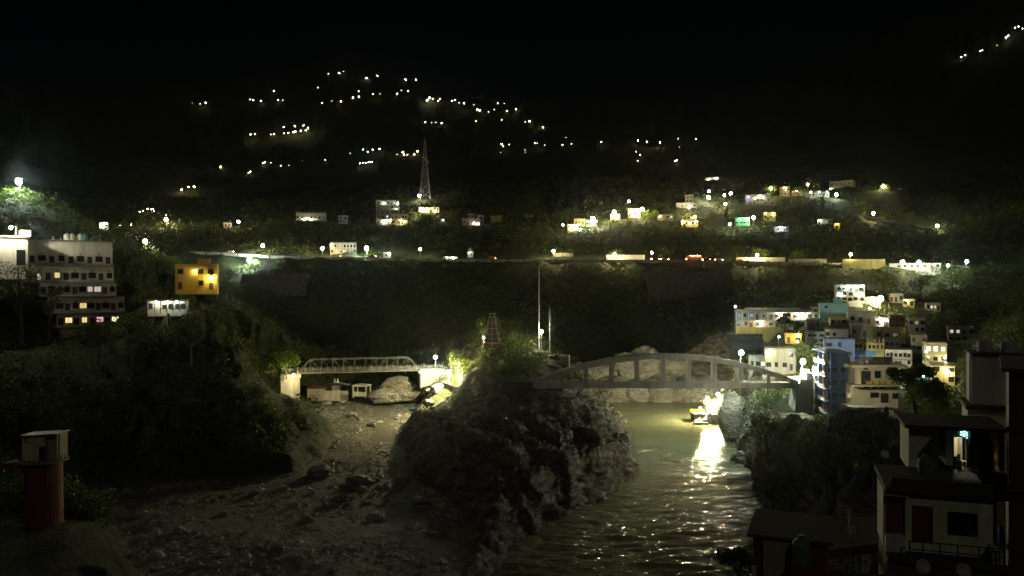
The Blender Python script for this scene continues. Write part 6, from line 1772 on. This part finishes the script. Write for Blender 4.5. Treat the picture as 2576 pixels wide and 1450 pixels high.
def near_roofs():
    o = P(1886, 1345, 46.8)
    r = thing('tank_hut', 'low hut with a beige end wall and dark roof beside the water', 'hut', (o.x, o.y, -18.6), R(-22))
    W_, h = 190/K*46.8, 4.2
    MB().box(.2, W_-.2, .2, 5.2, -3, h).build('wall', C_RED, r)
    MB().box(.75, 2.5, -.05, .198, -3, h-.12).build('end_wall', C_BEIGE, r)
    MB().box(-.15, W_+.1, -.25, 5.5, h+.001, h+.16).build('roof', C_ROOFD, r)
    MB().box(2.3, W_+.6, -1.4, -.06, -3, 3.2).build('ledge', C_RED, r)
    MB().box(.1, .35, .12, .197, 1.2, 2.4).build('pipe_box', C_WHITE, r)
    water_tank('green barrel tank on the ledge of the low hut by the water', (o.x+2.85*.927-.75*.375, o.y-2.85*.375-.75*.927, -18.6+3.201), .52, 1.45, C_TANKG)
    b = P(2060, 1440, 44); 
    f = thing('house', 'dark flat roof filling the bottom right corner, with satellite dishes', 'house', (b.x, 35.5, -15.6), R(-8))
    MB().box(0, 11, 0, 7.6, -4, -.22).build('wall', C_RED, f)
    MB().box(-.2, 11.2, -.2, 7.9, -.218, 0).build('roof', C_ROOFD, f)
    MB().box(-.2, 11.2, 7.7, 7.9, .002, .28).build('parapet', C_BROWN, f)
    MB().hexa([(.6,5.0,.002),(3.6,4.2,.002),(3.6,4.9,.002),(.6,5.7,.002),(.6,5.0,.2),(3.6,4.2,.2),(3.6,4.9,.2),(.6,5.7,.2)]).build('roof_beam', C_OLIVE, f)
    dish('round grey dish facing the camera near the bottom edge, left of its pair', 2320, 1425, 40, .36, -15.6)
    dish('round grey dish at the bottom edge, right of its pair', 2422, 1436, 39.5, .36, -15.6)
    dish('dim round dish on the near terrace below the red cloth', 2472, 1196, 46.5, .38, -11.04)
    dish('small pale dish in the dark left of the near house', 2225, 1143, 70, .36, -17)
    # step ladder on the dark slope
    p = P(2137, 1345, 52)
    l = thing('step_ladder', 'faint folding step ladder standing in the dark between hut and near house', 'ladder', (p.x, p.y, p.z), R(20))
    for x in (-.3, .3):
        MB().bar((x, -.45, 0), (x*.5, 0, 1.7), .06).build('rail', C_STEEL, l); MB().bar((x, .45, 0), (x*.5, 0, 1.7), .05).build('rail', C_STEEL, l)
    for k in range(5): MB().box(-.27+k*.02, .27-k*.02, -.42+k*.085, -.34+k*.085, .28+k*.3, .32+k*.3).build('rung', C_STEEL, l)
    MB().box(-5, 6, -2, 3, -.6, -.002).build('yard_slab', C_ROOFD, l)
    # tank tower above the near house
    t = P(2443, 1016, 62)
    r = thing('tank_tower', 'pale concrete tank tower with two water tanks above the near house', 'tower', t, R(-24))
    w, h = 3.9, 125/K*62
    MB().box(0, w, 0, 3.4, -.02, h).build('wall', C_WHITE, r)
    MB().box(-.12, w+.3, -.25, 3.6, h+.001, h+.14).build('roof', C_ROOFD, r)
    MB().box(-.45, w+1.2, -1.0, 3.6, -.34, -.022).build('ledge', C_ROOFD, r)
    MB().box(-.3, w+.8, -.6, 3.5, -9, -.342).build('lower_wall', C_WHITE, r)
    MB().tube([(-.08, -.08, -.02), (-.08, -.08, h)], .05, 8).build('drain_pipe', C_DARK, r)
    c, sn = math.cos(R(-24)), math.sin(R(-24))
    for lx, lab in ((1.05, 'left one of two white tanks on the pale tank tower'), (2.6, 'right one of two white tanks on the pale tank tower')):
        water_tank(lab, (t.x+lx*c-1.0*sn, t.y+lx*sn+1.0*c, t.z+h+.141), .58, .95, C_TANKW)
    # the dark building that closes the right edge
    q = P(2538, 935, 42.5)
    r = thing('building', 'dark brown near building closing the right edge of the view', 'building', (q.x, q.y, q.z), -math.atan2(q.x, q.y)+R(1))
    MB().box(0, 9, 0, 9, -20, 0).build('wall', C_BROWN, r)
    MB().box(-.35, 9.2, -.3, 9.3, .001, .2).build('roof', C_BROWN, r)
    for k in range(4):
        MB().box(-.12, 9, -.12, -.002, -3.2-3.1*k, -2.9-3.1*k).build('floor_band', C_BROWN, r)
        w_ = link('window', window_mesh(1.1, 1.2), r, (1.4, 0, -2.2-3.1*k)); link('pane', pane_mesh(1.1, 1.2, C_GLASS), w_)
near_roofs()

# ------------------------------------------------------------------ red tower hut on the left
def red_tower():
    p = P(110, 1318, 134)
    r = thing('intake_tower', 'round reddish tower with a pale little hut on top in the dim left foreground', 'tower', (p.x, p.y, p.z), 0)
    R0 = 44/K*134; h = (1318-1160)/K*134
    MB().lathe([(R0*1.06, -3), (R0*1.06, .25), (R0, .3), (R0*.98, h)], n=28).build('shaft', C_RED, r, smooth=False)
    MB().lathe([(R0*1.0, h+.002), (R0*1.28, h+.1), (R0*1.28, h+.35)], n=28).build('gallery_slab', C_CONC, r)
    m = MB().box(-6, -R0*.9, -1.6, 1.6, h-.9, h+.0).build('bridge_beam', C_RED, r)
    zc = h+.351; hh = (1160-1094)/K*134
    hut = MB().box(-2.85, .9, -1.2, 2.0, zc, zc+hh-.4).build('hut_wall', C_CREAM, r)
    MB().box(.902, 2.9, -.4, 2.0, zc, zc+hh-.2).build('hut_wall', C_BEIGE, r)
    MB().hexa([(-2.95,-1.6,zc+hh-.398),(3.1,-1.6,zc+hh-.1),(3.1,2.3,zc+hh-.1),(-2.95,2.3,zc+hh-.398),(-2.95,-1.6,zc+hh-.2),(3.1,-1.6,zc+hh+.1),(3.1,2.3,zc+hh+.1),(-2.95,2.3,zc+hh-.2)]).build('roof', C_TIN, r)
    MB().box(2.72, 2.98, -1.3, -1.04, zc, zc+hh-.12).build('corner_post', C_PALECONC, r)
    link('door', door_mesh(.85, 2.2, C_DARK), r, (.45, -1.2, zc+.02))
    link('window', window_mesh(.5, .5), r, (-2.2, -1.2, zc+3.1))
    for k in range(14):
        a = math.pi*(1.0+k/13.0)
        MB().box(-.04, .04, -.04, .04, h+.352, h+1.3).build('rail_post', C_RUST, r, (R0*1.22*math.cos(a), R0*1.22*math.sin(a), 0))
    for k in range(13):
        a, b = math.pi*(1.0+k/13.0), math.pi*(1.0+(k+1)/13.0)
        MB().bar((R0*1.22*math.cos(a), R0*1.22*math.sin(a), h+1.3), (R0*1.22*math.cos(b), R0*1.22*math.sin(b), h+1.3), .06).build('rail', C_RUST, r)
red_tower()
# ------------------------------------------------------------------ thin haze added to give the lamps halos
def haze():
    m = bpy.data.materials.new('halo_haze'); m.use_nodes = True
    nt = m.node_tree; nt.nodes.clear()
    v = nt.nodes.new("ShaderNodeVolumePrincipled")
    v.inputs['Color'].default_value = (0.85, 0.95, 0.95, 1)
    v.inputs['Density'].default_value = 0.000025
    v.inputs['Anisotropy'].default_value = 0.95
    o = nt.nodes.new("ShaderNodeOutputMaterial")
    nt.links.new(v.outputs[0], o.inputs['Volume'])
    h = MB().box(-4200, 4200, -60, 6800, -75, 1600).build('haze', m)
    tag(h, kind='stuff')
haze()
